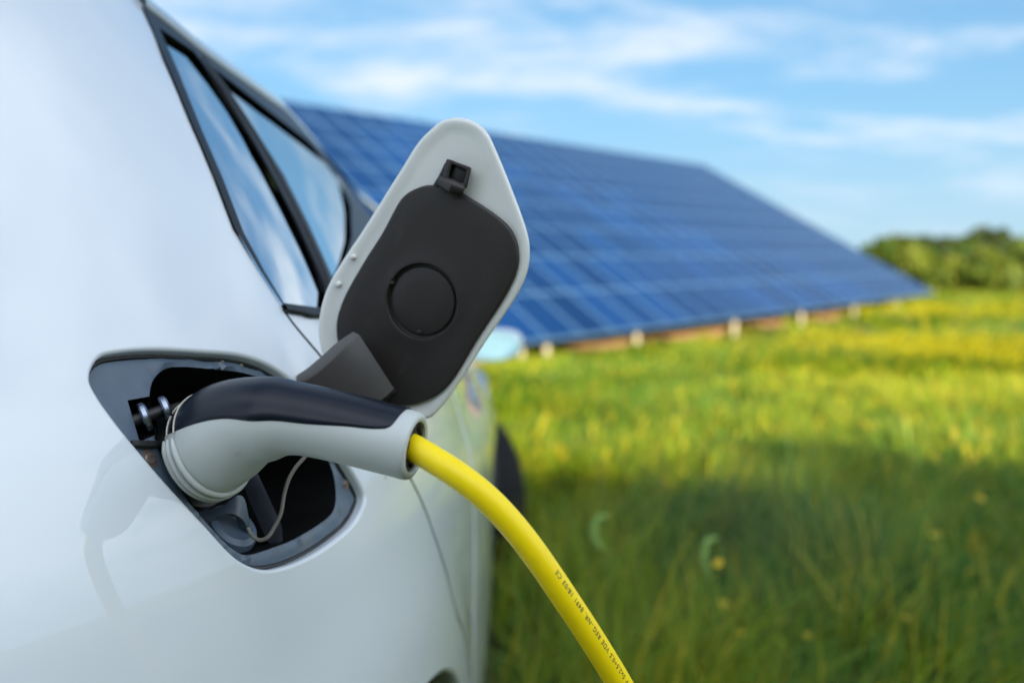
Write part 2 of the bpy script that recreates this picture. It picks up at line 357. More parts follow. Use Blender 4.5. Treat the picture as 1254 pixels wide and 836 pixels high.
# roof rail height along the side
rs = [float(s) for s, z in rail]; rz = [float(z) for s, z in rail]
s_b = s_at_y(2.0)
rail_pts = [(0, rz[0]+.01), (rs[0]-.25, rz[0]+.012), (rs[0]-.06, rz[0]+.006)]+list(zip(rs, rz))
rail_pts = rail_pts[:-3]
rail_pts += [(s_at_y(1.5), 1.343), (s_at_y(1.8), 1.347), (s_at_y(2.1), 1.342), (s_at_y(2.3), 1.315), (s_at_y(2.55), 1.20), (s_at_y(2.9), 1.03), (s_at_y(3.2), .985), (s_at_y(3.8), .93), (s_at_y(4.3), .85), (SMAX, .78)]
print('rail pts', rail_pts)
rp = np.array(rail_pts)
def ztop(s): return np.interp(s, rp[:, 0], rp[:, 1])

# window outlines
q1 = UL([(193, 36), (215, 86), (245, 161), (271, 221), (296, 286), (321, 333), (345, 372.5), (396, 379), (398, 352), (361, 271), (316, 186), (271, 111), (235, 64), (215, 51)])
q2 = UL([(259, 84), (301, 146), (346, 216), (376, 276), (407, 345), (418, 330), (429, 292), (428, 254), (411, 210), (376, 174), (321, 132), (285, 104)])
win_frame = UL(frame_rear)+UL([(386, 385)])
s_wf = s_at_y(1.95); s_wf2 = s_at_y(2.78)
win_frame += [(float(win_frame[-1][0])+.15, belt_z-.004), (s_wf, belt_z-.01), (s_wf2, belt_z-.03)]
win_frame += [(s_wf2+.1, float(ztop(s_wf2+.1))-.012)]
for s in np.linspace(s_wf2, rs[0], 30)[1:]: win_frame.append((float(s), float(ztop(s))-.006))
# front window (hidden behind the flap from here, built all the same)
s_a = float(q2[6][0])+.26
fw = [(s_a, belt_z+.012), (s_at_y(2.70), belt_z-.012)]
fw += [(float(s), float(ztop(s))-.05) for s in np.linspace(s_at_y(2.62), s_a+.05, 14)]

def pip(poly):
    poly = np.array([(float(a), float(b)) for a, b in poly])
    x0, y0 = poly[:, 0], poly[:, 1]; x1, y1 = np.roll(x0, -1), np.roll(y0, -1)
    def f(P):
        x = P[:, 0][:, None]; y = P[:, 1][:, None]
        c = ((y0 > y) != (y1 > y)) & (x < (x1-x0)*(y-y0)/(np.where(y1 == y0, 1e-9, y1-y0))+x0)
        return c.sum(1) % 2 == 1
    return f
def offset_poly(poly, d):
    """offset an open polyline in (s, z) to its left by d"""
    P = np.array([(float(a), float(b)) for a, b in poly]); t = np.gradient(P, axis=0); t /= np.linalg.norm(t, axis=1, keepdims=True)
    return P+np.stack([-t[:, 1], t[:, 0]], 1)*d
arc_s = lambda A_, a: (s_at_y(A_[0]+A_[2]*math.cos(a)), A_[1]+A_[2]*math.sin(a))
def arch_poly(A_): return [arc_s(A_, a) for a in np.linspace(R(-50), R(230), 70)]
arch1, arch2 = arch_poly(ARCH), arch_poly(ARCH2)
# shut line from the window corner, along the photographed gap, then round the arch to the sill
gap_line = [win_frame[6]]+list(shut)
arch_off = [ARCH[0], ARCH[1], ARCH[2]+.055]
end = gap_line[-1]; ey = float(plan_f(end[0])[1]); a0 = math.atan2(float(end[1])-ARCH[1], ey-ARCH[0]); r0 = math.hypot(float(end[1])-ARCH[1], ey-ARCH[0])
for a in np.linspace(a0, R(-8), 10)[1:]:
    rr_ = r0+(ARCH[2]+.03-r0)*min(1, (a0-a)/.6)
    gap_line.append((s_at_y(ARCH[0]+rr_*math.cos(a)), ARCH[1]+rr_*math.sin(a)))
gap_line.append((gap_line[-1][0], .27))
gap_line = smooth_line(gap_line, 4)
gl = offset_poly(gap_line, .0018); gr = offset_poly(gap_line, -.0018)
gap = [tuple(p) for p in gl]+[tuple(p) for p in gr[::-1]]
s_b1 = s_a-.05
bgap = [(s_b1, belt_z-.03), (s_b1+.004, belt_z-.03), (s_b1-.016, .27), (s_b1-.02, .27)]
s_f1 = s_at_y(2.95)
fgap = [(s_f1, .96), (s_f1+.004, .96), (s_f1-.03+.004, .27), (s_f1-.03, .27)]
door_poly = [tuple(p) for p in gr]+[(s_f1-.03, .27), (s_f1, .96), (s_wf2+.11, belt_z-.032)]+[(s_wf, belt_z-.012), (float(win_frame[7][0])+.15, belt_z-.006)]

# --- constrained triangulation of the side, one mesh per part
def build_side():
    pts = []; edges = []
    def poly(P, closed=True):
        b = len(pts)
        Q = [(float(a), float(c)) for a, c in P]
        for p in Q: pts.append(p)
        n = len(Q)
        for i in range(n if closed else n-1): edges.append((b+i, b+(i+1) % n))
    # domain border
    sb = np.linspace(.0, SMAX, 200)
    border = [(s, .24) for s in sb]+[(s, float(ztop(s))) for s in sb[::-1]]
    poly(border)
    for P in (rec, q1, q2, win_frame, fw, arch1, arch2, gap, bgap, fgap): poly(P)
    for s in np.arange(.02, SMAX, .028):
        for z in np.arange(.26, 1.42, .028):
            pts.append((s+rng.uniform(-.004, .004), z+rng.uniform(-.004, .004)))
    # finer where the camera is close
    s0, s1 = float(unproj(5, 420)[0])-.03, float(unproj(440, 610)[0])+.12
    for s in np.arange(s0, s1, .009):
        for z in np.arange(.74, 1.3, .011):
            pts.append((s+rng.uniform(-.001, .001), z+rng.uniform(-.001, .001)))
    V, E, Fc, *_ = delaunay_2d_cdt([Vector(p) for p in pts], edges, [], 0, 1e-5)
    V = np.array([tuple(v) for v in V]); Fc = np.array([f for f in Fc if len(f) == 3])
    c = V[Fc].mean(1)
    inb = pip(border)(c)
    hole = pip(rec)(c) | pip(arch1)(c) | pip(arch2)(c) | pip(gap)(c) | pip(bgap)(c) | pip(fgap)(c)
    i1, i2, i3, iw = pip(q1)(c), pip(q2)(c), pip(fw)(c), pip(win_frame)(c)
    idoor = pip(door_poly)(c) & ~iw
    cls = np.full(len(Fc), 0)
    cls[idoor] = np.where(c[idoor][:, 0] < s_b1-.005, 1, 2)
    cls[iw] = 3; cls[i1] = 4; cls[i2] = 5; cls[i3] = 6
    cls[~inb | hole] = -1
    # window trim also above the door frame up to the rail
    return V, Fc, cls
V2, F2, CLS = build_side()
def side_mesh(name, k, mats, parent, off=0.0, extra=None):
    sel = F2[CLS == k]; ids = np.unique(sel); mp_ = np.full(len(V2), -1); mp_[ids] = np.arange(len(ids))
    P = S(V2[ids, 0], V2[ids, 1]); n = S_n(V2[ids, 0], V2[ids, 1]); P = P-n*off
    verts = P.tolist(); faces = mp_[sel].tolist(); norms = n.tolist()
    # orient
    for i, f in enumerate(faces):
        a, b, c = (np.array(verts[j]) for j in f)
        if np.dot(np.cross(b-a, c-a), np.array(norms[f[0]])) < 0: faces[i] = [f[0], f[2], f[1]]
    if extra is not None:
        ev, ef, en = extra; b = len(verts); verts += ev; norms += en; faces += [[j+b for j in f] for f in ef]
    me = bpy.data.meshes.new(name); me.from_pydata(verts, [], faces)
    me.polygons.foreach_set('use_smooth', [True]*len(me.polygons))
    o = link(name, me, parent, mats)
    me.normals_split_custom_set_from_vertices([Vector(v).normalized() for v in norms])
    return o
def lip(loop, r=.0027, depth=.0085, sign=1):
    """rolled edge of a cut-out: from the surface over a small radius and down into the body"""
    sz = np.array([(float(a), float(b)) for a, b in loop]); P = S(sz[:, 0], sz[:, 1]); n = S_n(sz[:, 0], sz[:, 1])
    t = np.roll(P, -1, 0)-np.roll(P, 1, 0); c = np.cross(n, t); c /= np.linalg.norm(c, axis=1, keepdims=True)
    if np.mean(np.einsum('ij,ij->i', c, P.mean(0)-P)) < 0: c = -c
    c *= sign
    rows = []; nr = []
    for th in np.linspace(0, math.pi/2, 7):
        rows.append(P+c*r*math.sin(th)-n*r*(1-math.cos(th))); nr.append(n*math.cos(th)+c*math.sin(th))
    rows.append(P+c*r-n*depth); nr.append(c)
    m = len(P); ev = np.concatenate(rows).tolist(); en = np.concatenate(nr).tolist(); ef = []
    for i in range(len(rows)-1):
        for j in range(m):
            k = (j+1) % m; ef.append([i*m+j, i*m+k, (i+1)*m+k, (i+1)*m+j])
    # orientation
    f = ef[0]; a, b_, c_ = (np.array(ev[q]) for q in f[:3])
    if np.dot(np.cross(b_-a, c_-a), np.array(en[f[0]])) < 0: ef = [x[::-1] for x in ef]
    return ev, ef, en
def merge(*ex):
    ev, ef, en = [], [], []
    for a, b, c in ex:
        k = len(ev); ev += a; en += c; ef += [[j+k for j in f] for f in b]
    return ev, ef, en
body = to_car(side_mesh('body', 0, [M['paint']], car, extra=merge(lip(rec), lip(arch1, .006, .03), lip(arch2, .006, .03))))
rdoor = to_car(side_mesh('rear_door', 1, [M['paint']], car))
fdoor = to_car(side_mesh('front_door', 2, [M['paint']], car))
frame = to_car(side_mesh('window_surround', 3, [M['trim']], car, off=-.002))
for k, nm in ((4, 'quarter_window'), (5, 'door_window'), (6, 'door_window')):
    w_ = to_car(side_mesh(nm, k, [M['glass']], car, off=.003))

# raised black strips: rail, divider, belt
def strip(pts, w, name, m, parent=car, lift=.004, n=4):
    P = smooth_line(pts, n); sz = np.array([(float(a), float(b)) for a, b in P]); Q = S(sz[:, 0], sz[:, 1]); nn = S_n(sz[:, 0], sz[:, 1])
    t = np.gradient(Q, axis=0); sd = np.cross(nn, t); sd /= np.linalg.norm(sd, axis=1, keepdims=True)
    mb = MB(); rows = []
    for i in range(len(Q)):
        q = Vector(Q[i]); s_ = Vector(sd[i]); u = Vector(nn[i])
        prof = [(-w, -.004), (-w, lift*.5), (-w*.6, lift), (w*.6, lift), (w, lift*.5), (w, -.004)]
        rows.append([q+s_*a+u*b for a, b in prof])
    mb.rings(rows, False); return part(mb, name, m, parent, angle=60)
div_px = [(247, 73), (286, 128), (331, 201), (368, 273), (402, 352), (404, 372)]
strip(UL(div_px), .0036, 'window_divider', M['trim'])
# roof rail moulding: painted outer edge and dark gutter
rl = [(float(s), float(ztop(s))) for s in np.linspace(rs[0]-.015, s_wf2+.1, 40)]
M['railpaint'] = mat('rail_moulding', (.34, .40, .44), .3, coat=.6)
strip([(a, b-.004) for a, b in rl], .012, 'roof_moulding', M['railpaint'], lift=.006, n=2)
strip([(float(a), float(b)) for a, b in UL([(346, 379), (366, 382.5), (388, 386)])]+[(float(win_frame[8][0]), belt_z-.006), (s_wf, belt_z-.012), (s_wf2, belt_z-.032)], .0032, 'belt_moulding', M['trim'])

def backing(P, name='shut_line_backing'):       # black strip added behind a gap between panels to keep it dark
    sz = np.array([(float(a), float(b)) for a, b in P]); Q = S(sz[:, 0], sz[:, 1]); nn = S_n(sz[:, 0], sz[:, 1]); t = np.gradient(Q, axis=0); sd = np.cross(nn, t); sd /= np.linalg.norm(sd, axis=1, keepdims=True)
    mb = MB(); mb.rings([[Vector(q-s_*.008-n_*.004), Vector(q+s_*.008-n_*.004), Vector(q+s_*.008-n_*.012), Vector(q-s_*.008-n_*.012)] for q, s_, n_ in zip(Q, sd, nn)], True, True, True); part(mb, name, M['deep'], smooth=False)
backing(gap_line)
for (sa, za), (sb_, zb) in (((s_b1+.002, belt_z-.03), (s_b1-.018, .27)), ((s_f1+.002, .955), (s_f1-.028, .27))):
    backing([(sa+(sb_-sa)*k, za+(zb-za)*k) for k in np.linspace(0, 1, 30)])

# the rest of the shell: roof, inner dark liner, mirrored left side, floor
def shell():
    XC = -.96; sw, sb2 = s_at_y(2.30), s_at_y(2.92)
    for s0, s1, n, nm, m in ((0, sw, 70, 'roof', M['paint']), (sw, sb2, 24, 'windscreen', M['glass']), (sb2, SMAX, 50, 'bonnet', M['paint'])):
        mb = MB(); ss = np.linspace(s0, s1, n); tops = np.array([S(s, ztop(s)) for s in ss]); rows = []
        for k in np.linspace(0, 1, 9):          # from the rail to the centre line, slightly crowned
            P = tops.copy(); P[:, 0] = tops[:, 0]+(XC-tops[:, 0])*k; P[:, 2] += .035*math.sin(k*math.pi/2); rows.append([Vector(p) for p in P])
        rows += [[Vector((2*XC-p.x, p.y, p.z)) for p in r_] for r_ in rows[-2::-1]]
        mb.rings(rows, False); part(mb, nm, m, angle=80)
    mb = MB(); ss = np.linspace(0, SMAX, 120); rows = []
    for z in np.linspace(0, 1, 24):         # left side
        zz = .24+(ztop(ss)-.24)*z; P = S(ss, zz); rows.append([Vector((2*XC-p[0], p[1], p[2])) for p in P])
    mb.rings(rows, False); part(mb, 'side_panel', M['paint'], angle=80)
shell()
def liner():
    mb = MB(); ss = np.linspace(.05, SMAX-.05, 120)
    # behind the panels below the belt, kept clear of the recess and the wheel arches
    for (za, zb, off) in ((.60, belt_z-.03, .12),):
        rows = [[Vector(p) for p in (S_off(ss, np.minimum(np.full_like(ss, z), ztop(ss)-.02), off))] for z in np.linspace(za, zb, 10)]
        mb.rings(rows, False)
    # cabin: seats, far wall and headlining, dark
    for y in (1.55, 2.5):
        mb.box((-.62, y, .80), (.25, 0, 0), (0, .26, .0), (0, .0, .10)); mb.box((-.62, y-.28, 1.0), (.24, 0, 0), (0, .06, .0), (0, -.05, .18)); mb.box((-.62, y-.33, 1.2), (.10, 0, 0), (0, .04, 0), (0, -.01, .05))
    mb.box((-1.66, 1.75, .75), (.01, 0, 0), (0, .95, 0), (0, 0, .33)); mb.box((-.96, 2.2, .3), (.7, 0, 0), (0, 1.9, 0), (0, 0, .02))
    return part(mb, 'interior', M['deep'], smooth=False)
liner()

# wheels
def wheel(cy, cx, r, w, steer, cz):
    mb = MB(); c = Vector((cx, cy, cz)); ax = Vector((math.cos(steer), math.sin(steer), 0)); f = Vector((-ax.y, ax.x, 0)); up = Vector((0, 0, 1))
    def ring(rad, a): return [c+ax*a+(f*math.cos(t)+up*math.sin(t))*rad for t in np.linspace(0, 2*math.pi, 49)[:-1]]
    prof = [(r*.66, -w*.45), (r*.9, -w*.5), (r*.98, -w*.42), (r, -w*.3), (r, w*.3), (r*.98, w*.42), (r*.9, w*.5), (r*.66, w*.45)]
    mb.rings([ring(a, b) for a, b in prof])
    o = empty('wheel', (0, 0, 0)); o.parent = car; to_car(o)
    mb.build('tyre', M['rubber'], o)
    m2 = MB(); m2.rings([ring(r*.67, w*.44), ring(r*.63, w*.40), ring(r*.60, w*.1), ring(.03, w*.1)])
    for k in range(5):
        a = k*2*math.pi/5; d = f*math.cos(a)+up*math.sin(a); t = ax.cross(d)
        m2.box(c+ax*w*.36+d*r*.34, d*r*.29, t*.028, ax*.012)
    m2.box(c+ax*w*.38, f*.03, up*.03, ax*.015)
    m2.build('rim', M['rim'], o)
    return o
wheel(ARCH[0], -.19, .33, .2, 0, .33)
wheel(ARCH2[0], -.15, .305, .2, R(24), .29)
def arch_well(A_, n_):
    mb = MB(); rows = []
    for dx in (.0, .34):
        rows.append([Vector((float(S(s_at_y(A_[0]+(A_[2]+.01)*math.cos(a)), max(.25, A_[1]+(A_[2]+.01)*math.sin(a)))[0])-.035-dx, A_[0]+(A_[2]+.01)*math.cos(a), A_[1]+(A_[2]+.01)*math.sin(a))) for a in np.linspace(R(-10), R(190), 40)])
    mb.rings(rows, False); part(mb, 'wheel_well', M['deep'])
arch_well(ARCH, 0); arch_well(ARCH2, 1)

# door mirror
def mirror():
    o = empty('door_mirror'); o.parent = car; to_car(o)
    Z = 2.6; c = at(603, 422, Z); mb = MB(); k = Z/F
    rows = []
    for t, sx_, sz_ in ((-.06, .01, .01), (-.055, .55, .6), (-.03, .92, .93), (.0, 1, 1), (.04, .93, .92), (.09, .62, .6), (.115, .12, .12)):
        rows.append([c+Vector((k*38*sx_*math.copysign(abs(math.cos(a))**.75, math.cos(a)), t, k*20*sz_*math.copysign(abs(math.sin(a))**.8, math.sin(a))+k*2*math.cos(a))) for a in np.linspace(0, 2*math.pi, 33)[:-1]])
    mb.rings(rows, True, True, True); mb.build('mirror_housing', M['paint'], o, angle=60)
    mg = MB(); mg.add([c+Vector((k*33*math.copysign(abs(math.cos(a))**.75, math.cos(a)), -.075+k*16*math.sin(a)*.32, k*16*math.copysign(abs(math.sin(a))**.8, math.sin(a))+k*2*math.cos(a))) for a in np.linspace(0, 2*math.pi, 33)[:-1]], [tuple(range(32))])
    mg.build('mirror_glass', M['lamp'], o, smooth=False)
    ar = MB(); ar.tube([c+Vector((-.06, .03, -.03)), c+Vector((-.13, .06, -.045)), c+Vector((-.2, .08, -.03))], [.022, .02, .025], 12); ar.build('mirror_arm', M['trim'], o)
mirror()

# --- charging recess
def ring_loop(loop_sz, inward, depth):
    """loop on the surface moved inwards across the surface and down along the normal"""
    sz = np.array([(float(a), float(b)) for a, b in loop_sz]); P = S(sz[:, 0], sz[:, 1]); n = S_n(sz[:, 0], sz[:, 1])
    t = np.roll(P, -1, 0)-np.roll(P, 1, 0); c = np.cross(n, t); c /= np.linalg.norm(c, axis=1, keepdims=True)
    if np.mean(np.einsum('ij,ij->i', c, P.mean(0)-P)) < 0: c = -c
    return [Vector(p) for p in (P+c*inward-n*depth)]
recess = MB()
TD = .0085
open_px = [(184, 477), (189, 463), (201, 452.5), (220, 450), (262, 453), (304, 459), (339, 476), (373, 522), (402, 567), (409.5, 598), (408, 622), (396, 637), (358, 660), (327, 672), (304, 678.5), (289, 675.5), (268, 657), (237, 622), (205, 572), (188, 530), (183, 500)]
opn = smooth_loop(UL(open_px, TD), 5)
slot = UL([(156, 490), (184, 485), (192, 520), (194, 530), (171, 541)], TD)
def build_tray():
    pts = []; edges = []
    sz = np.array([(float(a), float(b)) for a, b in rec]); ctr = sz.mean(0)
    # outer loop pulled in a little (in s, z)
    t = np.roll(sz, -1, 0)-np.roll(sz, 1, 0); c = np.stack([-t[:, 1], t[:, 0]], 1); c /= np.linalg.norm(c, axis=1, keepdims=True)
    if np.mean(np.einsum('ij,ij->i', c, ctr-sz)) < 0: c = -c
    outer = sz+c*.0029
    for P in (outer, opn, slot):
        b = len(pts); Q = [(float(a), float(d)) for a, d in P]; pts.extend(Q); n = len(Q); edges.extend([(b+i, b+(i+1) % n) for i in range(n)])
    x0, y0 = outer.min(0); x1, y1 = outer.max(0)
    pts += [(s, z) for s in np.arange(x0, x1, .006) for z in np.arange(y0, y1, .006)]
    V, E, Fc, *_ = delaunay_2d_cdt([Vector(p) for p in pts], edges, [], 0, 1e-6)
    V = np.array([tuple(v) for v in V]); Fc = np.array([f for f in Fc if len(f) == 3]); cc = V[Fc].mean(1)
    ok = pip(outer)(cc) & ~pip(opn)(cc) & ~pip(slot)(cc); Fc = Fc[ok]
    # height of the tray: flat, with a raised bead round the opening
    O = np.array([(float(a), float(b)) for a, b in opn]); d = np.sqrt(((V[:, None, :]-O[None])**2).sum(2)).min(1)
    dep = TD-.0022*np.exp(-((d-.0035)/.0016)**2)
    do = np.sqrt(((V[:, None, :]-outer[None])**2).sum(2)).min(1)
    dep = dep-.0012*np.exp(-((do-.006)/.0015)**2)
    P = S(V[:, 0], V[:, 1])-S_n(V[:, 0], V[:, 1])*dep[:, None]
    recess.add([Vector(p) for p in P], [tuple(f) for f in Fc])
build_tray()
tray = part(recess, 'charging_recess', M['tray'], angle=50)
mbs = MB()
ol = np.array([(float(a), float(b)) for a, b in opn]); Po = S(ol[:, 0], ol[:, 1]); no = S_n(ol[:, 0], ol[:, 1]); cen = Po.mean(0)
rows = []
for dd, sh in ((TD-.001, 0), (TD+.004, .01), (.03, .03), (.075, .10), (.085, .14)):
    rows.append([Vector(p) for p in (Po+(cen-Po)*sh-no*dd)])
mbs.rings(rows, True, False, True)
sl = np.array([(float(a), float(b)) for a, b in slot]); Ps = S(sl[:, 0], sl[:, 1]); ns = S_n(sl[:, 0], sl[:, 1])
mbs.rings([[Vector(p) for p in Ps-ns*TD], [Vector(p) for p in Ps-ns*.05]], True, False, True)
cav = mbs.build('cavity', M['deep'], tray, angle=50)
# black rubber seal in the groove between the painted lip and the tray
ms = MB(); lp = ring_loop(rec, .0036, .0085); rows = []
for i in range(len(lp)+1): pass
def loop_tube(lp, r, mb, n=8):
    m = len(lp); rings = []
    for i in range(m):
        t = (lp[(i+1) % m]-lp[i-1]).normalized(); u = Vector((0, 0, 1)); u = (u-t*u.dot(t)).normalized(); s_ = t.cross(u)
        rings.append([lp[i]+(u*math.cos(a)+s_*math.sin(a))*r for a in np.linspace(0, 2*math.pi, n+1)[:-1]])
    mb.rings(rings+[rings[0]], True)
loop_tube(lp, .0017, ms); ms.build('seal', M['black'], tray)

# frame of the recess: normal etc.
sc0 = unproj(275, 560); NB = Vector(S_n(sc0[0], sc0[1])).normalized()
UPB = (Vector((0, 0, 1))-NB*NB.z).normalized(); SDB = UPB.cross(NB).normalized()    # SDB points towards the front of the car (right in the picture)
if SDB.x < 0: SDB = -SDB
def lathe(c, ax, prof, n=32, cap0=True, cap1=True, mb=None, mi=0):
    mb = mb or MB(); u = ax.orthogonal().normalized(); v = ax.cross(u)
    mb.rings([[c+ax*h+(u*math.cos(a)+v*math.sin(a))*r for a in np.linspace(0, 2*math.pi, n+1)[:-1]] for h, r in prof], True, cap0, cap1, mi); return mb
print('NB', NB)

# latch bolt: stem with two discs
def on(px, py, off):
    q = unproj(px, py, off); return Vector(S_off(q[0], q[1], off)), Vector(S_n(q[0], q[1]))
p0, n0 = on(190, 506, .004)
axl = (NB*.62+SDB*.74+UPB*.10).normalized()
mb = MB(); lathe(p0-axl*.012, axl, [(-.004, .0040), (.018, .0036)], 20, mb=mb); mb.build('bolt_stem', M['black'], tray)
mb = MB()
lathe(p0-axl*.012, axl, [(.004, .0040), (.0035, .0078), (.0045, .0090), (.0068, .0090), (.0080, .0078), (.0072, .0040)], 28, False, False, mb=mb)
lathe(p0-axl*.012, axl, [(.0165, .0), (.016, .0076), (.017, .0086), (.0194, .0086), (.0205, .0074), (.0200, .0)], 28, False, False, mb=mb)
mb.build('latch_bolt', M['metal'], tray, angle=30)
def screw(px, py, r=.0032):
    p, n = on(px, py, TD-.0005); mb = MB(); lathe(p, n, [(-.003, r), (.0006, r), (.0014, r*.8), (.0014, r*.35), (.0004, r*.3)], 16, mb=mb)
    lathe(p, n, [(-.001, r*1.5), (.0003, r*1.45)], 16, mb=mb)
    mb.build('screw', M['screw'], tray)
screw(184, 561, .0042); screw(423, 592, .0030)
# little clip ledge under the latch slot
p, n = on(178, 545, TD-.002); mb = MB(); mb.box(p, SDB*.012-UPB*.002, UPB*.0018, n*.004); mb.build('ledge', M['black'], tray, bevel=.0006)
# socket: flanged cylinder the plug is pushed into, floor of the cavity
A0 = at(247, 553, .617)
mb = MB(); lathe(A0-NB*.05, NB, [(0, .036), (.02, .036), (.042, .0345), (.045, .0335), (.045, .028), (.02, .028)], 40, mb=mb)
mb.build('socket', M['black'], tray, angle=35)
# web over the cap storage, dark rib, hanging cap and tether strap
def poly3(pxs, Z): return [at(x, y, Z) for x, y in pxs]
def band(a, b, Za, Zb, thick, name, m, n=5):
    """ribbon between two photographed edges, with thickness"""
    A_ = smooth_line([np.array(at(x, y, z)) for (x, y), z in zip(a, Za)], n); B_ = smooth_line([np.array(at(x, y, z)) for (x, y), z in zip(b, Zb)], n)
    mb = MB(); rows = []
    for i in range(len(A_)):
        p, q = Vector(A_[i]), Vector(B_[i]); t = Vector(A_[min(i+1, len(A_)-1)])-Vector(A_[max(i-1, 0)])
        nn = (q-p).cross(t).normalized()
        if nn.dot(p-CAM) < 0: nn = -nn
        mid = (p+q)/2-nn*thick*.15
        rows.append([p, mid, q, q+nn*thick, p+nn*thick])
    mb.rings(rows, True, True, True); return mb
b1 = band([(234, 625), (252, 624), (270, 620), (282, 612), (292, 606), (300, 612), (306, 640), (308, 652)], [(247, 646), (256, 638), (268, 630), (282, 628), (292, 632), (299, 638), (303, 648), (304, 655)],
          [.64, .641, .643, .645, .647, .65, .652, .655], [.636, .637, .638, .64, .642, .647, .65, .655], .006, 'w', None)
b1.build('storage_web', M['tray'], tray, angle=70)
b2 = band([(292, 580), (300, 600), (312, 628), (322, 650), (330, 668)], [(312, 572), (325, 600), (338, 628), (345, 645), (346, 662)], [.668]*5, [.672]*5, .008, 'r', None)
M['rib'] = mat('rib_plastic', (.012, .016, .028), .3, noise=(60, .2, .1))
b2.build('cavity_rib', M['rib'], tray, angle=70)
cc = at(279, 652, .652); mb = MB(); axc = (NB+UPB*.5).normalized()
lathe(cc, axc, [(-.02, .018), (.004, .0185), (.0075, .017), (.009, .013), (.0075, .010), (.0075, .004)], 36, mb=mb); mb.build('socket_cap', M['tray'], tray, angle=45)
st = smooth_line([np.array(at(x, y, z)) for x, y, z in ((303, 646, .645), (309, 656, .644), (318, 661, .643), (328, 657, .643), (336, 645, .645), (344, 628, .647), (348, 605, .65), (354, 586, .652), (363, 571, .654), (374, 558, .656), (380, 545, .66))], 6)
mb = MB(); mb.tube(st, .0013, 10); mb.build('tether_strap', M['strap'], tray)
# moulded bumper stops on the top flange
for x, y in ((271, 444), (294, 448)):
    p, n = on(x, y, TD); mb = MB(); lathe(p, n, [(-.002, .0016), (.001, .0014), (.0018, .0008)], 12, mb=mb); mb.build('stop', M['strap'], tray)

# --- charge flap
LN = Vector((-.30, -.94, -.06)).normalized()       # inner face towards the camera
LC = at(516, 335, .695)
def on_lid(px, py, h=0.0):
    d = ray(px, py); t = ((LC+LN*h)-CAM).dot(LN)/d.dot(LN); return CAM+d*t
lid_px = [(561, 144), (576, 147), (588, 154), (597, 164), (605, 180), (624, 226), (643, 278), (648, 306), (644, 337), (628, 369), (595, 417), (561, 470), (536, 503), (521, 513), (500, 514), (470, 505), (430, 480), (404, 455), (392, 425), (390, 394), (399, 356), (418, 321), (442, 285), (466, 247), (490, 209), (513, 173), (536, 151), (548, 145.5)]
lid_loop = [on_lid(x, y) for x, y in [tuple(p) for p in smooth_loop(lid_px, 5)]]
def inset3(loop, d, h, nrm=LN):
    m = len(loop); c = sum(loop, Vector())/m; o = []
    for i in range(m):
        t = (loop[(i+1) % m]-loop[i-1]).normalized(); s_ = nrm.cross(t).normalized()
        if s_.dot(c-loop[i]) < 0 and abs(s_.dot((c-loop[i]).normalized())) > .15: s_ = -s_
        o.append(loop[i]+s_*d+nrm*h)
    return o
flap_e = None
mb = MB()
def dish(loop, k, h):   # scale towards the centre
    c = sum(loop, Vector())/len(loop); return [c+(p-c)*k+LN*h for p in loop]
prof = [(.010, -.0085), (.004, -.0065), (.0012, -.0035), (0, -.0012), (.0004, .0000), (.0013, .0007), (.0028, .0009), (.005, .0007), (.007, .0002), (.009, -.0003), (.012, -.0006)]
rows = [inset3(lid_loop, a, b) for a, b in prof]
outer_c = [dish(rows[0], k, -.004*(1-k)) for k in (.0, .4, .75)]
inner_c = [dish(rows[-1], k, 0) for k in (.75, .35, .0)]
mb.rings(outer_c+rows+inner_c, True)
flap = part(mb, 'charge_flap', M['lid'], angle=60)
# charcoal inner panel
pan_px = [(490, 245), (509, 231), (530, 226.5), (557, 233), (578, 245), (609, 266), (626, 284), (633.5, 308), (631, 334), (614, 369), (585, 413), (557, 460), (537, 482), (509, 494.5), (480, 497), (458, 489), (436, 470), (419, 440), (412, 412), (413, 388), (424, 358), (447, 318), (468, 285)]
pan = [on_lid(x, y, .004) for x, y in [tuple(p) for p in smooth_loop(pan_px, 5)]]
ec = on_lid(516, 369, .004)
eu = (on_lid(516, 340, .004)-ec).normalized(); ev_ = LN.cross(eu)
def circ(r, h, n=len(pan)): 
    # match the angular order of the panel outline
    o = []
    for p in pan:
        d = p-ec; d = (d-LN*d.dot(LN)).normalized(); o.append(ec+d*r+LN*h)
    return o
rc = .0262
rows = [inset3(pan, -.0002, -.007), inset3(pan, 0, -.0008), inset3(pan, .0006, -.0002), inset3(pan, .0016, 0)]
mid = [[a.lerp(b, k) for a, b in zip(inset3(pan, .0016, 0), circ(rc+.0035, 0))] for k in (.35, .7)]
# circular recess with a small step and a raised disc
rows += mid+[circ(rc+.0035, 0), circ(rc+.0018, .0003), circ(rc+.0006, .0002), circ(rc, -.0006), circ(rc-.0002, -.0042), circ(rc-.0012, -.0046), circ(rc-.0022, -.0044), circ(rc-.0028, -.0026), circ(rc-.0038, -.0023), circ(.010, -.0021), circ(.0001, -.0021)]
mb = MB(); mb.rings(rows, True, True, True); mb.build('inner_panel', M['inner'], flap, angle=40)
# tiny moulding nibs in the ring
for x, y in ((514, 406), (481, 346)):
    mb = MB(); p = on_lid(x, y, .002); mb.box(p, eu*.0012, ev_*.0016, LN*.002); mb.build('moulding_nib', M['inner'], flap, bevel=.0004)
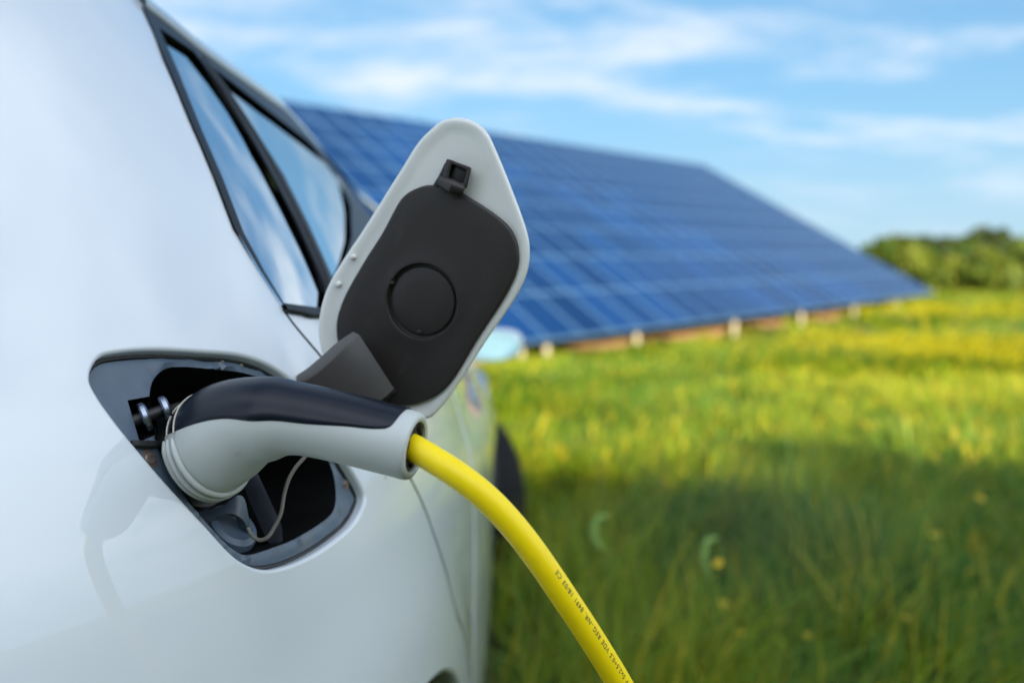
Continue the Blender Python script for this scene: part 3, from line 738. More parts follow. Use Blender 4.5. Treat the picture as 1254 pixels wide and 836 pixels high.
# latch striker clip at the tip of the panel
mb = MB()
def lidbox(pxs, h0, h1, mb, mi=0):
    a = [on_lid(x, y, h0) for x, y in pxs]; b = [on_lid(x, y, h1) for x, y in pxs]; mb.rings([a, b], True, True, True, mi)
lidbox([(547, 194), (577, 205), (571, 230), (560, 239), (545, 233), (540, 222)], 0, .006, mb)
o_ = mb.build('latch_clip', M['black'], flap, bevel=.0012)
mb = MB()
fr = [(549, 194.5), (577.5, 205.5), (571.5, 231), (543, 221)]; ins = [(553.5, 201), (571.5, 208), (567.5, 225), (549, 218)]
rows = [[on_lid(x, y, h) for x, y in P] for P, h in ((fr, .004), (fr, .010), (ins, .010), (ins, .003))]
mb.rings(rows, True, True, True)
mb.build('latch_frame', M['inner'], flap, bevel=.0007)
mb = MB(); lidbox([(538, 214), (545, 199), (549, 201), (545, 222), (536, 230), (530, 227)], .0, .005, mb); mb.build('latch_gusset', M['black'], flap, bevel=.0008)
mb = MB(); mb.tube([on_lid(540, 222, .007), on_lid(555, 229, .0095), on_lid(568, 233, .007)], [.004, .0052, .004], 14); mb.build('latch_roller', M['inner'], flap)
# nubs on the rolled rim
for x, y in ((432.5, 314.5), (414.5, 348)):
    p = on_lid(x, y, .0015); mb = MB(); lathe(p, LN, [(-.002, .0021), (.0008, .0019), (.0017, .0010)], 14, mb=mb); mb.build('rim_nub', M['lid'], flap)
# hinge arm (gooseneck): from the panel down into the front of the recess
def arm():
    A_ = [(440, 410), (423, 424), (406, 441), (388, 457), (369, 470), (352, 490), (340, 510)]
    B_ = [(483.5, 477), (474, 486), (462, 496), (446, 510), (428, 528), (408, 545), (392, 556)]
    za = [.687, .689, .694, .702, .712, .722, .735]; zb = [.684, .686, .690, .697, .706, .716, .728]
    a = smooth_line([np.array(at(x, y, z)) for (x, y), z in zip(A_, za)], 5); b = smooth_line([np.array(at(x, y, z)) for (x, y), z in zip(B_, zb)], 5)
    mb = MB(); rows = []
    for i in range(len(a)):
        p, q = Vector(a[i]), Vector(b[i]); k = i/(len(a)-1)
        back = Vector((-.55, .80, .18)).normalized()*(.010+.006*math.sin(k*math.pi))
        e = (q-p).normalized()*.0010; t = back.normalized()*.0010
        rows.append([p+t, p+e, q-e, q+t, q+back, p+back])
    mb.rings(rows, True, True, True); return mb.build('hinge_arm', M['arm'], flap, angle=45)
arm()
mb = MB(); mb.box(on_lid(473, 485, .006), (on_lid(484, 477, .006)-on_lid(466, 493, .006))*.5, LN*.004, (on_lid(476, 488, .006)-on_lid(470, 482, .006))*.5)
mb.build('arm_foot', M['black'], flap, bevel=.001)

# ================================================================== charging cable with its plug
cab = empty('charging_cable', at(510, 548, .56))
tag(cab, 'yellow charging cable with grey and black plug pushed into the white car', 'charging cable')
CI = Matrix.Translation(-Vector(cab.location))
def cpart(mb, name, m, **k):
    o = mb.build(name, m, cab, **k); o.matrix_parent_inverse = CI; return o
HD = (at(508, 547, .5605)-at(350, 512, .580)).normalized()
NA = (NB*1.0+Vector((0, 0, .05))).normalized()
sec = [  # px, py, Z, radius up, radius side, weight of the head axis, cap half-angle
    (249, 552, .610, .0296, .0296, 1, 70), (256, 547.5, .606, .0303, .0303, 1, 72), (266, 540, .601, .0306, .0304, 1, 76), (282, 529.5, .595, .0300, .0294, 1, 80),
    (301, 520, .589, .0274, .0272, .82, 83), (319, 515, .584, .0251, .0258, .55, 87), (338, 513.5, .580, .0238, .0250, .30, 91), (358, 513, .577, .0212, .0222, .12, 91),
    (385, 516.5, .574, .0202, .0212, 0, 90), (415, 523, .571, .0199, .0209, 0, 84), (445, 530.5, .568, .0197, .0206, 0, 76), (470, 537, .5655, .0196, .0203, 0, 70), (490, 542, .5635, .0196, .0202, 0, 62),
    (500, 544.8, .5620, .0196, .0200, 0, 58), (505.5, 546.2, .5612, .0192, .0196, 0, 40), (508.5, 547, .5606, .0184, .0188, 0, 40)]
C3 = [at(a, b, z) for a, b, z, *_ in sec]
tt_ = np.arange(len(sec)); fC = spline(tt_, np.array([tuple(c) for c in C3])); fR = spline(tt_, np.array([(s_[3], s_[4], s_[5], s_[6]) for s_ in sec]))
def frame_at(t):
    c = Vector(fC(t)); ra, rb, w, an = (float(v) for v in fR(t)); w = min(1, max(0, w))
    T = (NA*w+(-HD)*-1*(1-w)).normalized()
    # head axis points out of the car (NA), the handle runs along HD
    U = Vector((0, 0, 1)); U = (U+Vector((.12, 0, 0))); U = (U-T*U.dot(T)).normalized(); Vv = T.cross(U).normalized()
    return c, U, Vv, ra, rb, an, T
def plug_ring(t, dr=0.0, a0=0, a1=2*math.pi, n=48, full=True):
    c, U, Vv, ra, rb, an, T = frame_at(t); o = []
    for k in range(n if full else n+1):
        a = a0+(a1-a0)*k/n
        o.append(c+U*math.cos(a)*(ra+dr)+Vv*math.sin(a)*(rb+dr))
    return o
TS = np.linspace(0, len(sec)-1, 90)
mb = MB(); rows = [plug_ring(t) for t in TS]
c, U, Vv, ra, rb, an, T = frame_at(len(sec)-1)
for dr, h in ((-.0012, .0006), (-.0028, .0008), (-.0038, .0002), (-.0041, -.006)):
    rows.append([c+U*math.cos(a)*(ra+dr)+Vv*math.sin(a)*(rb+dr)+T*h for a in [2*math.pi*k/48 for k in range(48)]])
mb.rings(rows, True, True, True)
cpart(mb, 'plug_body', M['shell'], angle=40)
END = (c.copy(), U.copy(), Vv.copy(), ra, rb, T.copy())
# black cap shell over the top of the plug
def cap():
    mb = MB(); rows = []; n = 36
    t1 = 12.15
    ts = list(np.linspace(0.0, 11.2, 84))+list(np.linspace(11.2, t1, 14)[1:])
    for t in ts:
        c, U, Vv, ra, rb, an, T = frame_at(t); A_ = R(an)
        if t > 11.2: A_ *= math.sqrt(max(.0, 1-((t-11.2)/(t1-11.2+.02))**5))
        o = []
        for k in range(n+1):
            a = -A_+2*A_*k/n; e = min(k, n-k); d = (.0009 if e > 1 else (.0006 if e == 1 else -.0015))
            o.append(c+U*math.cos(a)*(ra+d)+Vv*math.sin(a)*(rb+d))
        rows.append(o)
    c, U, Vv, ra, rb, an, T = frame_at(t1+.02); 
    rows.append([c+U*(ra-.0015)]*(n+1))
    mb.rings(rows, False); return cpart(mb, 'plug_cap', M['cap'], angle=60)
cap()
# raised collar ridges on the grey half, thin pale edges where they cross the black half
for t, rr_ in ((.12, .0020), (.85, .0020), (1.55, .0018)):
    c, U, Vv, ra, rb, an, T = frame_at(t); A_ = R(an+4)
    mb = MB(); mb.tube([c+U*math.cos(a)*(ra+.0010)+Vv*math.sin(a)*(rb+.0010) for a in np.linspace(A_, 2*math.pi-A_, 60)], [rr_*min(1, .35+min(i, 59-i)*.2) for i in range(60)], 12)
    cpart(mb, 'collar_ridge', M['shell'])
for t in (.75, 1.75):
    c, U, Vv, ra, rb, an, T = frame_at(t); A_ = R(an-1)
    mb = MB(); mb.tube([c+U*math.cos(a)*(ra+.0011)+Vv*math.sin(a)*(rb+.0011) for a in np.linspace(-A_, A_, 50)], .00055, 8); cpart(mb, 'cap_seam', M['cream'])
# gland: dark ribbed insert round the cable
c, U, Vv, ra, rb, T = END
mb = MB(); lathe(c-T*.0035, T, [(-.004, .0148), (.0015, .0146), (.0024, .0138), (.0020, .0118), (-.001, .0112), (-.001, .0098), (.0018, .0094), (.0018, .006)], 40, mb=mb)
for k in range(6):
    a = k*math.pi/3+.3; d = U*math.cos(a)+Vv*math.sin(a); mb.box(c-T*.0015+d*.0115, d*.0012, T.cross(d)*.0022, T*.0012)
cpart(mb, 'cable_gland', M['inner'], angle=35)
# the cable
cpx = [(500, 545, .5625), (508, 549, .5595), (530, 562, .5545), (556, 578.5, .551), (586, 601, .550), (618, 632, .552), (650, 671, .556), (682, 717, .563), (712, 762, .572), (740, 806, .582), (765, 848, .593), (790, 895, .607), (815, 950, .62), (838, 1020, .64)]
cp3 = [np.array(at(*q)) for q in cpx]
last = cp3[-1]; gx, gy = last[0]+.10, last[1]+.06
cp3 += [np.array((last[0]+.06, last[1]+.02, .5)), np.array((last[0]+.12, last[1]+.02, .22)), np.array((last[0]+.22, last[1]-.02, .05)), np.array((last[0]+.45, last[1]-.15, .03)), np.array((last[0]+.9, last[1]-.5, .02)), np.array((last[0]+1.7, last[1]-1.6, .02)), np.array((last[0]+2.6, last[1]-3.6, .03))]
cd = np.concatenate([[0], np.cumsum([np.linalg.norm(cp3[i+1]-cp3[i]) for i in range(len(cp3)-1)])])
fcab = spline(cd, np.array(cp3)); CR = .0077
ts = np.concatenate([np.linspace(0, cd[13], 220), np.linspace(cd[13], cd[-1], 160)[1:]])
mb = MB(); mb.tube([Vector(p) for p in fcab(ts)], CR, 28)
cable = cpart(mb, 'cable', M['cable'], angle=60)
# printed line on the cable
def print_text():
    cu = bpy.data.curves.new('print', 'FONT'); cu.body = 'UNIPLAST S05BQ-F 5x2,5+0,5 VDE REG.-NR. 8491 18/03 CE'.replace('UNIPLAST', 'PLAST'); cu.size = 1; cu.fill_mode = 'FRONT' if hasattr(cu, 'fill_mode') else cu.fill_mode
    cu.offset = .012; cu.space_character = 1.15; cu.space_word = 1.25
    to = bpy.data.objects.new('print', cu); COL.objects.link(to); dg = bpy.context.evaluated_depsgraph_get(); dg.update()
    m0 = bpy.data.meshes.new_from_object(to.evaluated_get(dg)); bpy.data.objects.remove(to)
    bm = bmesh.new(); bm.from_mesh(m0); bmesh.ops.triangulate(bm, faces=bm.faces); 
    bmesh.ops.subdivide_edges(bm, edges=[e for e in bm.edges if e.calc_length() > .3], cuts=2)
    V = np.array([tuple(v.co) for v in bm.verts]); w = V[:, 0].max()
    # arc-length position of the two ends of the line of print
    tt = np.linspace(0, cd[13], 600); P = fcab(tt)
    def t_near(px, py):
        pr = []
        for p in P:
            v = Vector(p)-CAM; xc = v.x; yc = v.y*SP+v.z*CP; zc = v.y*CP-v.z*SP
            pr.append((627+F*xc/zc-px)**2+(418-F*yc/zc-py)**2)
        return tt[int(np.argmin(pr))]
    ta, tb = t_near(781, 873), t_near(676, 694)      # the text starts low on the cable and reads upwards
    hgt = .0040
    for v, q in zip(bm.verts, V):
        t = ta+(tb-ta)*q[0]/w
        c = Vector(fcab(t)); d = Vector(fcab(t+.001)-fcab(t-.001)).normalized()
        vw = (CAM-c).normalized(); vw = (vw-d*vw.dot(d)).normalized(); sd = d.cross(vw).normalized()     # sd: to the lower left or upper right
        if sd.x < 0: sd = -sd
        ang = math.asin(.70)-q[1]*hgt/CR           # tops of the letters towards the lower left
        v.co = c+(vw*math.cos(ang)+sd*math.sin(ang))*(CR+.00006)
    me = bpy.data.meshes.new('printed_text'); bm.to_mesh(me); bm.free()
    o = link('printed_text', me, cable, [M['ink']]); return o
print_text()
# short scratches on the cable jacket belong to its surface
# ================================================================== solar array
P_post = at(793, 433, 18.0)
def pix_dir(vx, vy): return ray(vx, vy).normalized()
u = pix_dir(1558, 309); w = pix_dir(-146, -354)
E0 = at(793, 401, 18.0)                      # point of the lower edge above the first clear post
def solve_line(P0, d, px):                   # t so that P0 + t d has picture column px
    a = (px-627)/F; best = None
    # (P.x)/(depth) = a ; depth = y*CP - (z-CAMZ)*SP
    f = lambda t: (P0+d*t).x-a*((P0+d*t).y*CP-((P0+d*t).z-CAMZ)*SP)
    lo, hi = -40., 60.
    f0, f1 = f(0), f(1); return -f0/(f1-f0)
t_br = solve_line(E0, u, 1146); BR = E0+u*t_br
t_tr = solve_line(BR, w, 862); SL = t_tr
print('array: BR', BR, 'slant', SL, 'ground', gz(BR.x, BR.y))
NROW = 8; ph = SL/NROW; pw = 1.0*ph/1.0
def proj(P):
    v = P-CAM; zc = v.y*CP-v.z*SP; return (627+F*v.x/zc, 418-F*(v.y*SP+v.z*CP)/zc, zc)
t_l = solve_line(E0, u, 520)
print('rows at x=652:', [proj(E0+w*(k*ph)) for k in range(8)])
pw = .98
ncol = int((t_br-t_l)/pw)+1
arr = empty('solar_array', (BR.x, BR.y, gz(BR.x, BR.y)))
tag(arr, 'long tilted blue solar array on short pale posts at the edge of the meadow', 'solar array')
AI = Matrix.Translation(-Vector(arr.location))
nrm = u.cross(w).normalized()
if nrm.dot(CAM-BR) < 0: nrm = -nrm
def panel_mat():
    m = bpy.data.materials.new('solar_cells'); m.use_nodes = True; nt = m.node_tree; b = nt.nodes['Principled BSDF']
    b.inputs['Roughness'].default_value = .22; b.inputs['IOR'].default_value = 1.4; b.inputs['Specular IOR Level'].default_value = .03; b.inputs['Specular Tint'].default_value = (.35, .7, 1, 1)
    at_ = nt.nodes.new('ShaderNodeUVMap'); br = nt.nodes.new('ShaderNodeTexBrick'); br.offset = 0; br.inputs['Scale'].default_value = 1
    br.inputs['Brick Width'].default_value = 1/6; br.inputs['Row Height'].default_value = 1/10; br.inputs['Mortar Size'].default_value = .006
    br.inputs['Color1'].default_value = (.0025, .026, .115, 1); br.inputs['Color2'].default_value = (.004, .033, .140, 1); br.inputs['Mortar'].default_value = (.013, .035, .09, 1)
    nt.links.new(at_.outputs[0], br.inputs[0])
    oi = nt.nodes.new('ShaderNodeObjectInfo'); mr = nt.nodes.new('ShaderNodeMapRange'); mr.inputs[3].default_value = .65; mr.inputs[4].default_value = 1.1; nt.links.new(oi.outputs['Random'], mr.inputs[0])
    mx = nt.nodes.new('ShaderNodeMix'); mx.data_type = 'RGBA'; mx.blend_type = 'MULTIPLY'; mx.inputs[0].default_value = 1
    nt.links.new(br.outputs[0], mx.inputs[6]); nt.links.new(mr.outputs[0], mx.inputs[7]); nt.links.new(mx.outputs[2], b.inputs['Base Color']); return m
M['cells'] = panel_mat(); M['alu'] = mat('panel_frame', (.06, .135, .27), .5, metal=.0, spec=.2)
def panel_mesh():
    me = bpy.data.meshes.new('panel'); fwid = .026; gp = .012
    def P(a, b, h): return tuple(u*(a*pw)+w*(b*ph)+nrm*h)
    a0, a1, b0, b1 = gp/pw, 1-gp/pw, gp/ph, 1-gp/ph; i0, i1, j0, j1 = a0+fwid/pw, a1-fwid/pw, b0+fwid/ph, b1-fwid/ph
    v = [P(a0, b0, .0), P(a1, b0, 0), P(a1, b1, 0), P(a0, b1, 0), P(i0, j0, 0), P(i1, j0, 0), P(i1, j1, 0), P(i0, j1, 0),
         P(a0, b0, -.04), P(a1, b0, -.04), P(a1, b1, -.04), P(a0, b1, -.04)]
    f = [(0, 1, 5, 4), (1, 2, 6, 5), (2, 3, 7, 6), (3, 0, 4, 7), (4, 5, 6, 7), (0, 8, 9, 1), (1, 9, 10, 2), (2, 10, 11, 3), (3, 11, 8, 0), (11, 10, 9, 8)]
    me.from_pydata(v, [], f); me.materials.append(M['alu']); me.materials.append(M['cells']); me.polygons[4].material_index = 1
    uv = me.uv_layers.new(name='UVMap'); 
    for li, c in zip(me.polygons[4].loop_indices, ((0, 0), (1, 0), (1, 1), (0, 1))): uv.data[li].uv = c
    return me
pm = panel_mesh(); cells = []
for k in range(ncol):
    for r_ in range(NROW):
        o0 = BR-u*((k+1)*pw)+w*(r_*ph); q = proj(o0+u*pw*.5+w*ph*.5); cells.append((q[2], o0, q))
cells.sort(key=lambda c: c[0]+(100 if c[2][0] < 440 else 0))
proto = None
for i, (dz, o0, q) in enumerate(cells[:100]):
    o = bpy.data.objects.new('panel', pm); COL.objects.link(o); o.parent = arr; o.matrix_parent_inverse = AI; o.location = o0
rest = MB(); V_ = [tuple(v.co) for v in pm.vertices]; Fp = [tuple(p.vertices) for p in pm.polygons]
me = bpy.data.meshes.new('panel_field'); vv = []; ff = []; mi = []; uvs = []
for dz, o0, q in cells[100:]:
    b = len(vv); vv += [(a+o0.x, bb+o0.y, c_+o0.z) for a, bb, c_ in V_]; ff += [tuple(i+b for i in f) for f in Fp]; mi += [0, 0, 0, 0, 1, 0, 0, 0, 0, 0]
me.from_pydata(vv, [], ff); me.materials.append(M['alu']); me.materials.append(M['cells']); me.polygons.foreach_set('material_index', mi)
uv = me.uv_layers.new(name='UVMap')
for p in me.polygons:
    if p.material_index == 1:
        for li, c_ in zip(p.loop_indices, ((0, 0), (1, 0), (1, 1), (0, 1))): uv.data[li].uv = c_
o = link('panel_field', me, arr); o.matrix_parent_inverse = AI; o['kind'] = 'stuff'
# posts and purlins
def apart(mb, name, m, **k):
    o = mb.build(name, m, arr, **k); o.matrix_parent_inverse = AI; return o
tlist = [solve_line(E0, u, c_) for c_ in (600, 652, 683, 793, 912, 993, 1057, 1108)]
for t in tlist:
    e = E0+u*t; 
    for back, rr_ in ((.25, .05), (SL*.5, .06), (SL*.86, .06)):
        p = e+w*back-nrm*.15; zb = gz(p.x, p.y)-.3
        if back > 1 and t > t_br: continue
        mb = MB(); mb.tube([Vector((p.x, p.y, zb)), Vector((p.x, p.y, p.z))], rr_, 10); apart(mb, 'post', M['post'])
for back in (.25, SL*.5, SL*.86):
    mb = MB(); a = BR+w*back-nrm*.10; mb.box(a-u*ncol*pw*.5, u*ncol*pw*.5, w*.05, nrm*.05); apart(mb, 'purlin', M['rail'], smooth=False)
# bare earth under the array
def earth():
    mb = MB(); rows = []
    for t in np.linspace(-9, t_br*.62, 40):
        row = []
        for b in np.linspace(.35+.2*math.sin(t*1.7), 5.5, 10):
            p = E0+u*t+Vector((w.x, w.y, 0)).normalized()*b; row.append(Vector((p.x, p.y, gz(p.x, p.y)+.02+.24*math.sin(min(1, (b-.1)/1.2)*math.pi/2)+random.uniform(0, .05))))
        rows.append(row)
    mb.rings(rows, False); return tag(mb.build('bare_earth', mat('brown_earth', (.30, .17, .085), .95, noise=(3, .35)), smooth=True), kind='structure')
earth()

# ================================================================== meadow
def leaf_mat(name, trans=.35, rough=.55):
    m = bpy.data.materials.new(name); m.use_nodes = True; nt = m.node_tree; b = nt.nodes['Principled BSDF']; o = nt.nodes['Material Output']
    b.inputs['Roughness'].default_value = rough; b.inputs['Specular IOR Level'].default_value = .3
    a = nt.nodes.new('ShaderNodeVertexColor'); a.layer_name = 'Col'; nt.links.new(a.outputs[0], b.inputs['Base Color'])
    t = nt.nodes.new('ShaderNodeBsdfTranslucent'); nt.links.new(a.outputs[0], t.inputs['Color'])
    mx = nt.nodes.new('ShaderNodeMixShader'); mx.inputs[0].default_value = trans; nt.links.new(b.outputs[0], mx.inputs[1]); nt.links.new(t.outputs[0], mx.inputs[2]); nt.links.new(mx.outputs[0], o.inputs[0]); return m
M['blade'] = leaf_mat('grass_blade', .4); M['leaf'] = leaf_mat('tree_leaf', .3)
def vnoise(x, y, sc_, seed):
    r = np.random.default_rng(seed); ph_ = r.uniform(0, 6.28, 8); an = r.uniform(0, 6.28, 8); fr_ = r.uniform(.6, 1.8, 8)
    v = np.zeros_like(x)
    for i in range(8): v += np.sin((x*np.cos(an[i])+y*np.sin(an[i]))*sc_*fr_[i]+ph_[i])
    return v/8**.5
def np_mesh(name, V, faces4, col, mats, parent=None):
    me = bpy.data.meshes.new(name); nv = len(V); nf = len(faces4)
    me.vertices.add(nv); me.vertices.foreach_set('co', V.astype(np.float32).ravel())
    me.loops.add(nf*4); me.loops.foreach_set('vertex_index', faces4.astype(np.int32).ravel())
    me.polygons.add(nf); me.polygons.foreach_set('loop_start', np.arange(nf, dtype=np.int32)*4)
    try: me.polygons.foreach_set('loop_total', np.full(nf, 4, dtype=np.int32))
    except Exception: pass
    me.update(calc_edges=True); me.validate()
    ca = me.color_attributes.new('Col', 'FLOAT_COLOR', 'POINT'); c4 = np.concatenate([col, np.ones((nv, 1))], 1).astype(np.float32); ca.data.foreach_set('color', c4.ravel())
    return link(name, me, parent, mats)
def blades(x, y, h, wd, lean, col):
    """curved blades of 3 segments, 8 verts each"""
    n = len(x); th = rng.normal(0, .9, n)+2.2*vnoise(x, y, 1.1, 77); dx, dy = np.cos(th), np.sin(th); sx, sy = -dy, dx
    z0 = g(x, y); rows = []
    for k, (f, wk) in enumerate(((0, 1), (.4, .85), (.75, .55), (1., .08))):
        ox = dx*lean*h*f**2; oy = dy*lean*h*f**2; oz = h*f*(1-.25*lean*f)
        for sgn in (-1, 1):
            rows.append(np.stack([x+ox+sgn*sx*wd*wk*.5, y+oy+sgn*sy*wd*wk*.5, z0+oz-.01], 1))
    V = np.stack(rows, 1).reshape(-1, 3); base = np.arange(n)*8
    Fq = np.concatenate([np.stack([base+2*k, base+2*k+1, base+2*k+3, base+2*k+2], 1) for k in range(3)])
    return V, Fq, np.repeat(col, 8, 0)
Vs, Fs, Cs = [], [], []; off = 0
def scatter(n, y0, y1, xl, xr, h0, h1, wd, seed):
    global off
    y = y0+(y1-y0)*rng.uniform(0, 1, n)**.9; k = (y-y0)/(y1-y0); x = xl(y)+(xr(y)-xl(y))*rng.uniform(0, 1, n)
    keep = ~((x < -.04) & (y < 4.75) & (x > -1.95) & (y > .05)); 
    cl_ = vnoise(x, y, 2.3, seed); keep &= rng.uniform(0, 1, n) < .62+.35*np.clip(cl_, -1, 1)
    x, y = x[keep], y[keep]; n = len(x)
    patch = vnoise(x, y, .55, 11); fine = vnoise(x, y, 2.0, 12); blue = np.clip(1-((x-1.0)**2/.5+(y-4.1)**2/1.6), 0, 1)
    tuft = vnoise(x, y, 6.5, 14); h = (h0+(h1-h0)*rng.uniform(0, 1, n)**1.6)*(1+.25*np.clip(fine, -1, 1)+.38*np.clip(tuft, -1, 1))
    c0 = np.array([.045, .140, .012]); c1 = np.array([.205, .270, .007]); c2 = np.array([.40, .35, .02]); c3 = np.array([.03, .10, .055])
    m = np.clip(.45+.25*patch+.2*fine+.2*tuft+rng.normal(0, .22, n), 0, 1)[:, None]
    col = c0*(1-m)+c1*m; yl = (rng.uniform(0, 1, n) < .13+.12*np.clip(patch, 0, 1))[:, None]; col = np.where(yl, c2, col)
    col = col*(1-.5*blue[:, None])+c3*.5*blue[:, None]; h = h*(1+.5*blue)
    col = col*rng.uniform(.75, 1.25, n)[:, None]
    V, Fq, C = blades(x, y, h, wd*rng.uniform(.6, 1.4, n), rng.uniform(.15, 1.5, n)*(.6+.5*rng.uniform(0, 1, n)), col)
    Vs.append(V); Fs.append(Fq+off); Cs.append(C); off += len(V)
fx = lambda k, m_: (lambda y: k*y+m_)
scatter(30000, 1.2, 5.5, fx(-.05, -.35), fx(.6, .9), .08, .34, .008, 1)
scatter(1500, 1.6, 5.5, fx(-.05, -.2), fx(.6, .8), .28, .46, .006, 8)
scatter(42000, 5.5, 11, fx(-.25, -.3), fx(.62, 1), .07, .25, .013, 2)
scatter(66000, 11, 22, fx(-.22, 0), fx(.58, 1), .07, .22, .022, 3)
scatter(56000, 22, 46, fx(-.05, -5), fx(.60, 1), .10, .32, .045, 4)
scatter(14000, -7, 1.3, lambda y: .25+0*y, lambda y: 6+0*y, .08, .3, .010, 5)
scatter(9000, -12, 3, lambda y: -9+0*y, lambda y: -2+0*y, .08, .3, .012, 6)
# broad low weeds between the blades
scatter(9000, 1.3, 8, fx(-.05, -.3), fx(.6, .9), .06, .20, .035, 9)
scatter(9000, 8, 18, fx(-.2, -.3), fx(.6, .9), .06, .18, .06, 10)
mo = np_mesh('meadow_grass', np.concatenate(Vs), np.concatenate(Fs), np.concatenate(Cs), [M['blade']]); tag(mo, kind='stuff')
# far yellow bloom, patches of tiny flowers
def bloom(n):
    y = rng.uniform(7.5, 44, n); x = rng.uniform(-.02, .56, n)*y+.3
    p = vnoise(x, y*.6, .5, 21)+.35*np.exp(-((x-6.2)**2/3+(y-15.5)**2/9))+.5*vnoise(x, y, 1.6, 33); keep = rng.uniform(0, 1, n) < np.clip((p-.35)*.9, 0.02, 1); x, y = x[keep], y[keep]; n = len(x)
    z = g(x, y)+rng.uniform(.18, .36, n); r = .012+.0011*y; a = rng.uniform(0, 6.28, n); rows = []
    tilt = rng.normal(0, .5, (n, 2))
    for k in range(4):
        dx, dy = np.cos(a+k*np.pi/2)*r, np.sin(a+k*np.pi/2)*r; rows.append(np.stack([x+dx, y+dy, z+dx*tilt[:, 0]+dy*tilt[:, 1]-.4*dy], 1))
    V = np.stack(rows, 1).reshape(-1, 3); b = np.arange(n)*4
    return np_mesh('meadow_flowers', V, np.stack([b, b+1, b+2, b+3], 1), np.tile(np.array([[.50, .44, .015]]), (n*4, 1)), [M['blade']])
tag(bloom(30000), kind='stuff')
# nearer yellow flowers, one by one
def flower_mesh():
    mb = MB(); mb.tube([(0, 0, 0), (.01, .005, .5), (.0, .0, 1.0)], .010, 6); st_ = mb
    return mb
M['petal'] = mat('yellow_petal', (.72, .50, .015), .5); M['stalk'] = mat('green_stalk', (.07, .13, .025), .6); M['ear'] = mat('pale_seed_head', (.20, .33, .07), .6, noise=(200, .3))
fl_px = [(957, 760, 3.1), (887, 741, 3.2), (990, 780, 3.0), (1146, 655, 4.0), (905, 775, 3.0), (1010, 655, 4.3), (880, 690, 3.5), (1062, 640, 4.5), (985, 598, 5.0), (1190, 700, 3.6), (1110, 760, 3.1), (840, 800, 2.9), (1200, 610, 4.8), (760, 706, 3.4), (1040, 700, 3.6)]
for i, (x, y, Z) in enumerate(fl_px):
    t = at(x, y, Z); b = Vector((t.x+random.uniform(-.03, .03), t.y+random.uniform(-.03, .03), gz(t.x, t.y)))
    e = empty('yellow_flower', b); tag(e, 'small yellow wildflower on a thin stalk in the shaded near grass', 'flower', 'yellow wildflowers in the shaded grass')
    mb = MB(); mb.tube([Vector((0, 0, 0)), (t-b)*.5+Vector((.01, 0, 0)), t-b], .0018, 6); mb.build('stalk', M['stalk'], e)
    mb = MB(); c = t-b; r_ = .020+.006*random.random(); tl = Vector((random.uniform(-.5, .5), random.uniform(-.8, 0), 1)).normalized(); uu = tl.orthogonal().normalized(); v_ = tl.cross(uu)
    for k in range(6):
        a = k*math.pi/3; d = uu*math.cos(a)+v_*math.sin(a); s_ = tl.cross(d)
        mb.add([c, c+d*r_*.6+s_*r_*.42+tl*.003, c+d*r_+tl*.005, c+d*r_*.6-s_*r_*.42+tl*.003], [(0, 1, 2, 3)])
    mb.build('petals', M['petal'], e)
# two pale drooping seed heads
heads = [([(744, 632), (735, 633), (728, 643), (727, 656), (733, 668), (739, 674)], 2.75, 'pale curled seed head drooping over the shaded grass nearer the car'),
         ([(878, 659), (868, 661), (863, 672), (862, 686), (866, 700), (868, 712)], 2.75, 'pale curled seed head drooping over the shaded grass farther from the car')]
for pts, Z, lb in heads:
    P = [at(x, y, Z) for x, y in pts]; foot = Vector((P[-1].x+.03, P[-1].y+.05, gz(P[-1].x, P[-1].y)))
    e = empty('seed_head_plant', foot); tag(e, lb, 'grass plant')
    q = [p-foot for p in P]; mb = MB(); mb.tube([Vector((0, 0, 0)), q[-1]*.5+Vector((.01, 0, 0)), q[-1]], .0022, 8); mb.build('stalk', M['stalk'], e)
    qs = [Vector(p) for p in smooth_line([np.array(p) for p in q], 4)]; mb = MB(); m_ = len(qs)
    mb.tube(qs, [.002+.0085*math.sin(math.pi*min(1, (i+1)/m_))**.7 for i in range(m_)], 10); mb.build('seed_head', M['ear'], e)

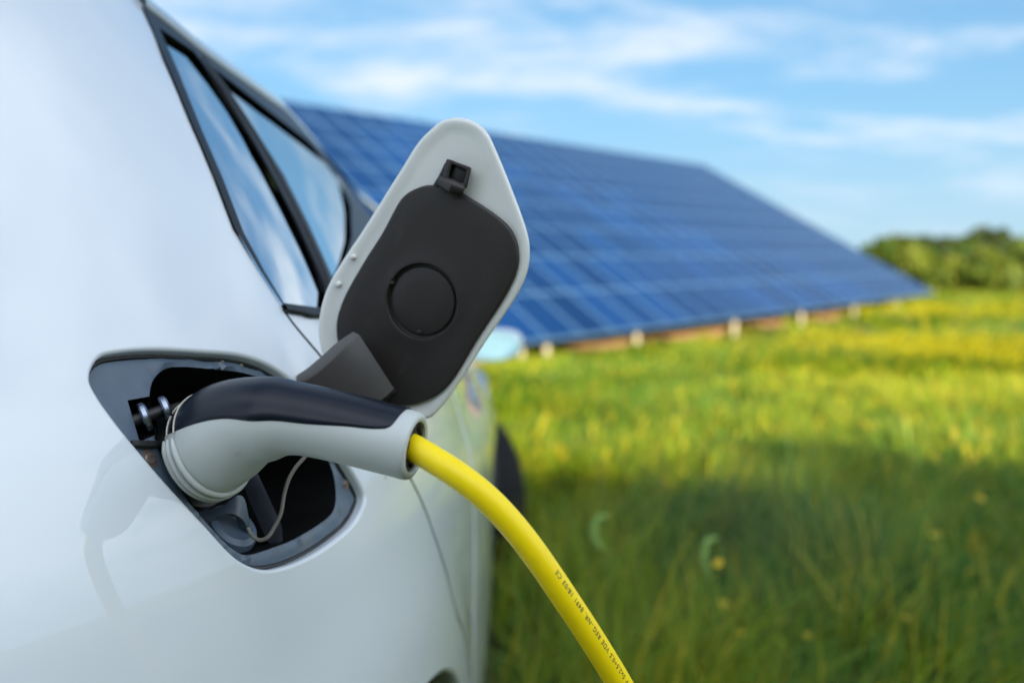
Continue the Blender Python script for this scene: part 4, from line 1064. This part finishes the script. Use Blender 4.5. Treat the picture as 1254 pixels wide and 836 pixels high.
# ================================================================== trees
def crown_pts(n, c, rx, ry, rz, nclump, seed, r0=.35, r1=.95, c0=.22, c1=.42):
    r = np.random.default_rng(seed)
    d = r.normal(0, 1, (nclump, 3)); d /= np.linalg.norm(d, axis=1, keepdims=True); rad = r.uniform(r0, r1, nclump)[:, None]
    cc_ = d*rad*np.array([rx, ry, rz]); cc_[:, 2] = np.where(cc_[:, 2] < -.75*rz, -.6*rz, cc_[:, 2]); cs = r.uniform(c0, c1, nclump)
    k = r.integers(0, nclump, n); e = r.normal(0, 1, (n, 3)); e /= np.linalg.norm(e, axis=1, keepdims=True)
    p = cc_[k]+e*(cs[k]*r.uniform(.4, 1, n)**.5)[:, None]*np.array([rx, ry, rz]); tint = r.uniform(0, 1, nclump)[k]
    return p+np.array(c), e, tint
def tree(x, y, H, rx, rz, seed, label, group, cols, nleaf, leaf, name='tree', ry=None, trunk_r=None, dense=False):
    z0 = gz(x, y); e = empty(name, (x, y, z0)); tag(e, label, 'tree', group)
    r = np.random.default_rng(seed); tr = trunk_r or H*.022
    top = H-rz*1.1; mb = MB(); mb.tube([(0, 0, -.2), (.05*H*.2, 0, top*.5), (0, .02*H, top+rz*.3), (0, 0, H-rz*.5)], [tr*1.25, tr, tr*.7, tr*.2], 9)
    for k in range(5):
        a = r.uniform(0, 6.28); b = Vector((math.cos(a)*rx*.6, math.sin(a)*rx*.6, top+rz*r.uniform(.2, .9))); s_ = Vector((0, 0, top*r.uniform(.55, 1)))
        mb.tube([s_, s_.lerp(b, .5)+Vector((0, 0, -.03*H)), b], [tr*.5, tr*.35, tr*.12], 6)
    mb.build('trunk', M['bark'], e)
    P, d, tint = crown_pts(nleaf, (0, 0, H-rz), rx, ry or rx, rz, *((70, seed, .35, .78, .22, .34) if dense else (38, seed)))
    n = len(P); nn = d+r.normal(0, .6, (n, 3)); nn /= np.linalg.norm(nn, axis=1, keepdims=True)
    a1 = np.cross(nn, r.normal(0, 1, (n, 3))); a1 /= np.linalg.norm(a1, axis=1, keepdims=True); a2 = np.cross(nn, a1); s_ = (leaf*r.uniform(.6, 1.4, n))[:, None]
    V = np.stack([P-a1*s_, P+a2*s_*.55, P+a1*s_, P-a2*s_*.55], 1).reshape(-1, 3); b = np.arange(n)*4
    c0, c1 = np.array(cols[0]), np.array(cols[1]); m_ = np.clip(tint+r.normal(0, .2, n), 0, 1)[:, None]; col = np.repeat(c0*(1-m_)+c1*m_, 4, 0)
    np_mesh('crown', V, np.stack([b, b+1, b+2, b+3], 1), col, [M['leaf']], e)
    return e
G1 = ((.04, .085, .012), (.10, .135, .016)); G2 = ((.022, .045, .014), (.05, .075, .02)); G3 = ((.055, .10, .012), (.135, .165, .016))
# hedge and trees beyond the field, right
def px_tree(px, ytop, ybase, D, wpx, *a, **k):
    b = at(px, ybase, D); x = b.x; y = b.y; z0 = gz(x, y); ht = at(px, ytop, D).z-z0; rx = wpx/F*D*.5
    return tree(x, y, ht, rx, ht*.48, *a, **k)
far = [(1075, 298, 60, 34, G1, 'low olive green shrub next to the solar array tip'), (1104, 292, 62, 44, G3, 'yellow green shrub between the array tip and the domed trees'),
       (1150, 280, 68, 74, G2, 'dark domed tree on the left of the pair standing above the far hedge'), (1140, 305, 56, 60, G3, 'sunlit yellow green bush in front of the left domed tree'),
       (1183, 300, 58, 56, G1, 'mid green bush in the dip between the two domed trees'), (1218, 281, 68, 64, G2, 'dark domed tree on the right of the pair standing above the far hedge'),
       (1210, 308, 55, 60, G3, 'sunlit bush in front of the right domed tree'), (1252, 296, 60, 60, G1, 'olive bush cut by the right picture edge')]
for i, (px, yt, D, wp, c, lb) in enumerate(far):
    px_tree(px, yt, 362, D, wp*1.15, 100+i, lb, 'trees beyond the meadow', c, 5200, .36, name='far_tree')
# tree row behind the camera: throws the long shadow over the near meadow and shows in the paint
for i, x in enumerate(np.linspace(-19, 22, 19)):
    yy = -15+random.uniform(-.8, .8); sh = 6.6+.30*math.sin(i*2.1)+.2*math.sin(i*.7)
    top = (sh-yy)/abs(SUN_H.y)*math.tan(SUN_EL); H = top/.98
    tree(float(x)+3.3, yy, H, 2.3, H*.50, 300+i, 'broad green tree in the row behind the camera whose shadow covers the near grass', 'trees in the row behind the camera', G1 if i % 2 else G2, 13000, .27, name='row_tree', dense=True)
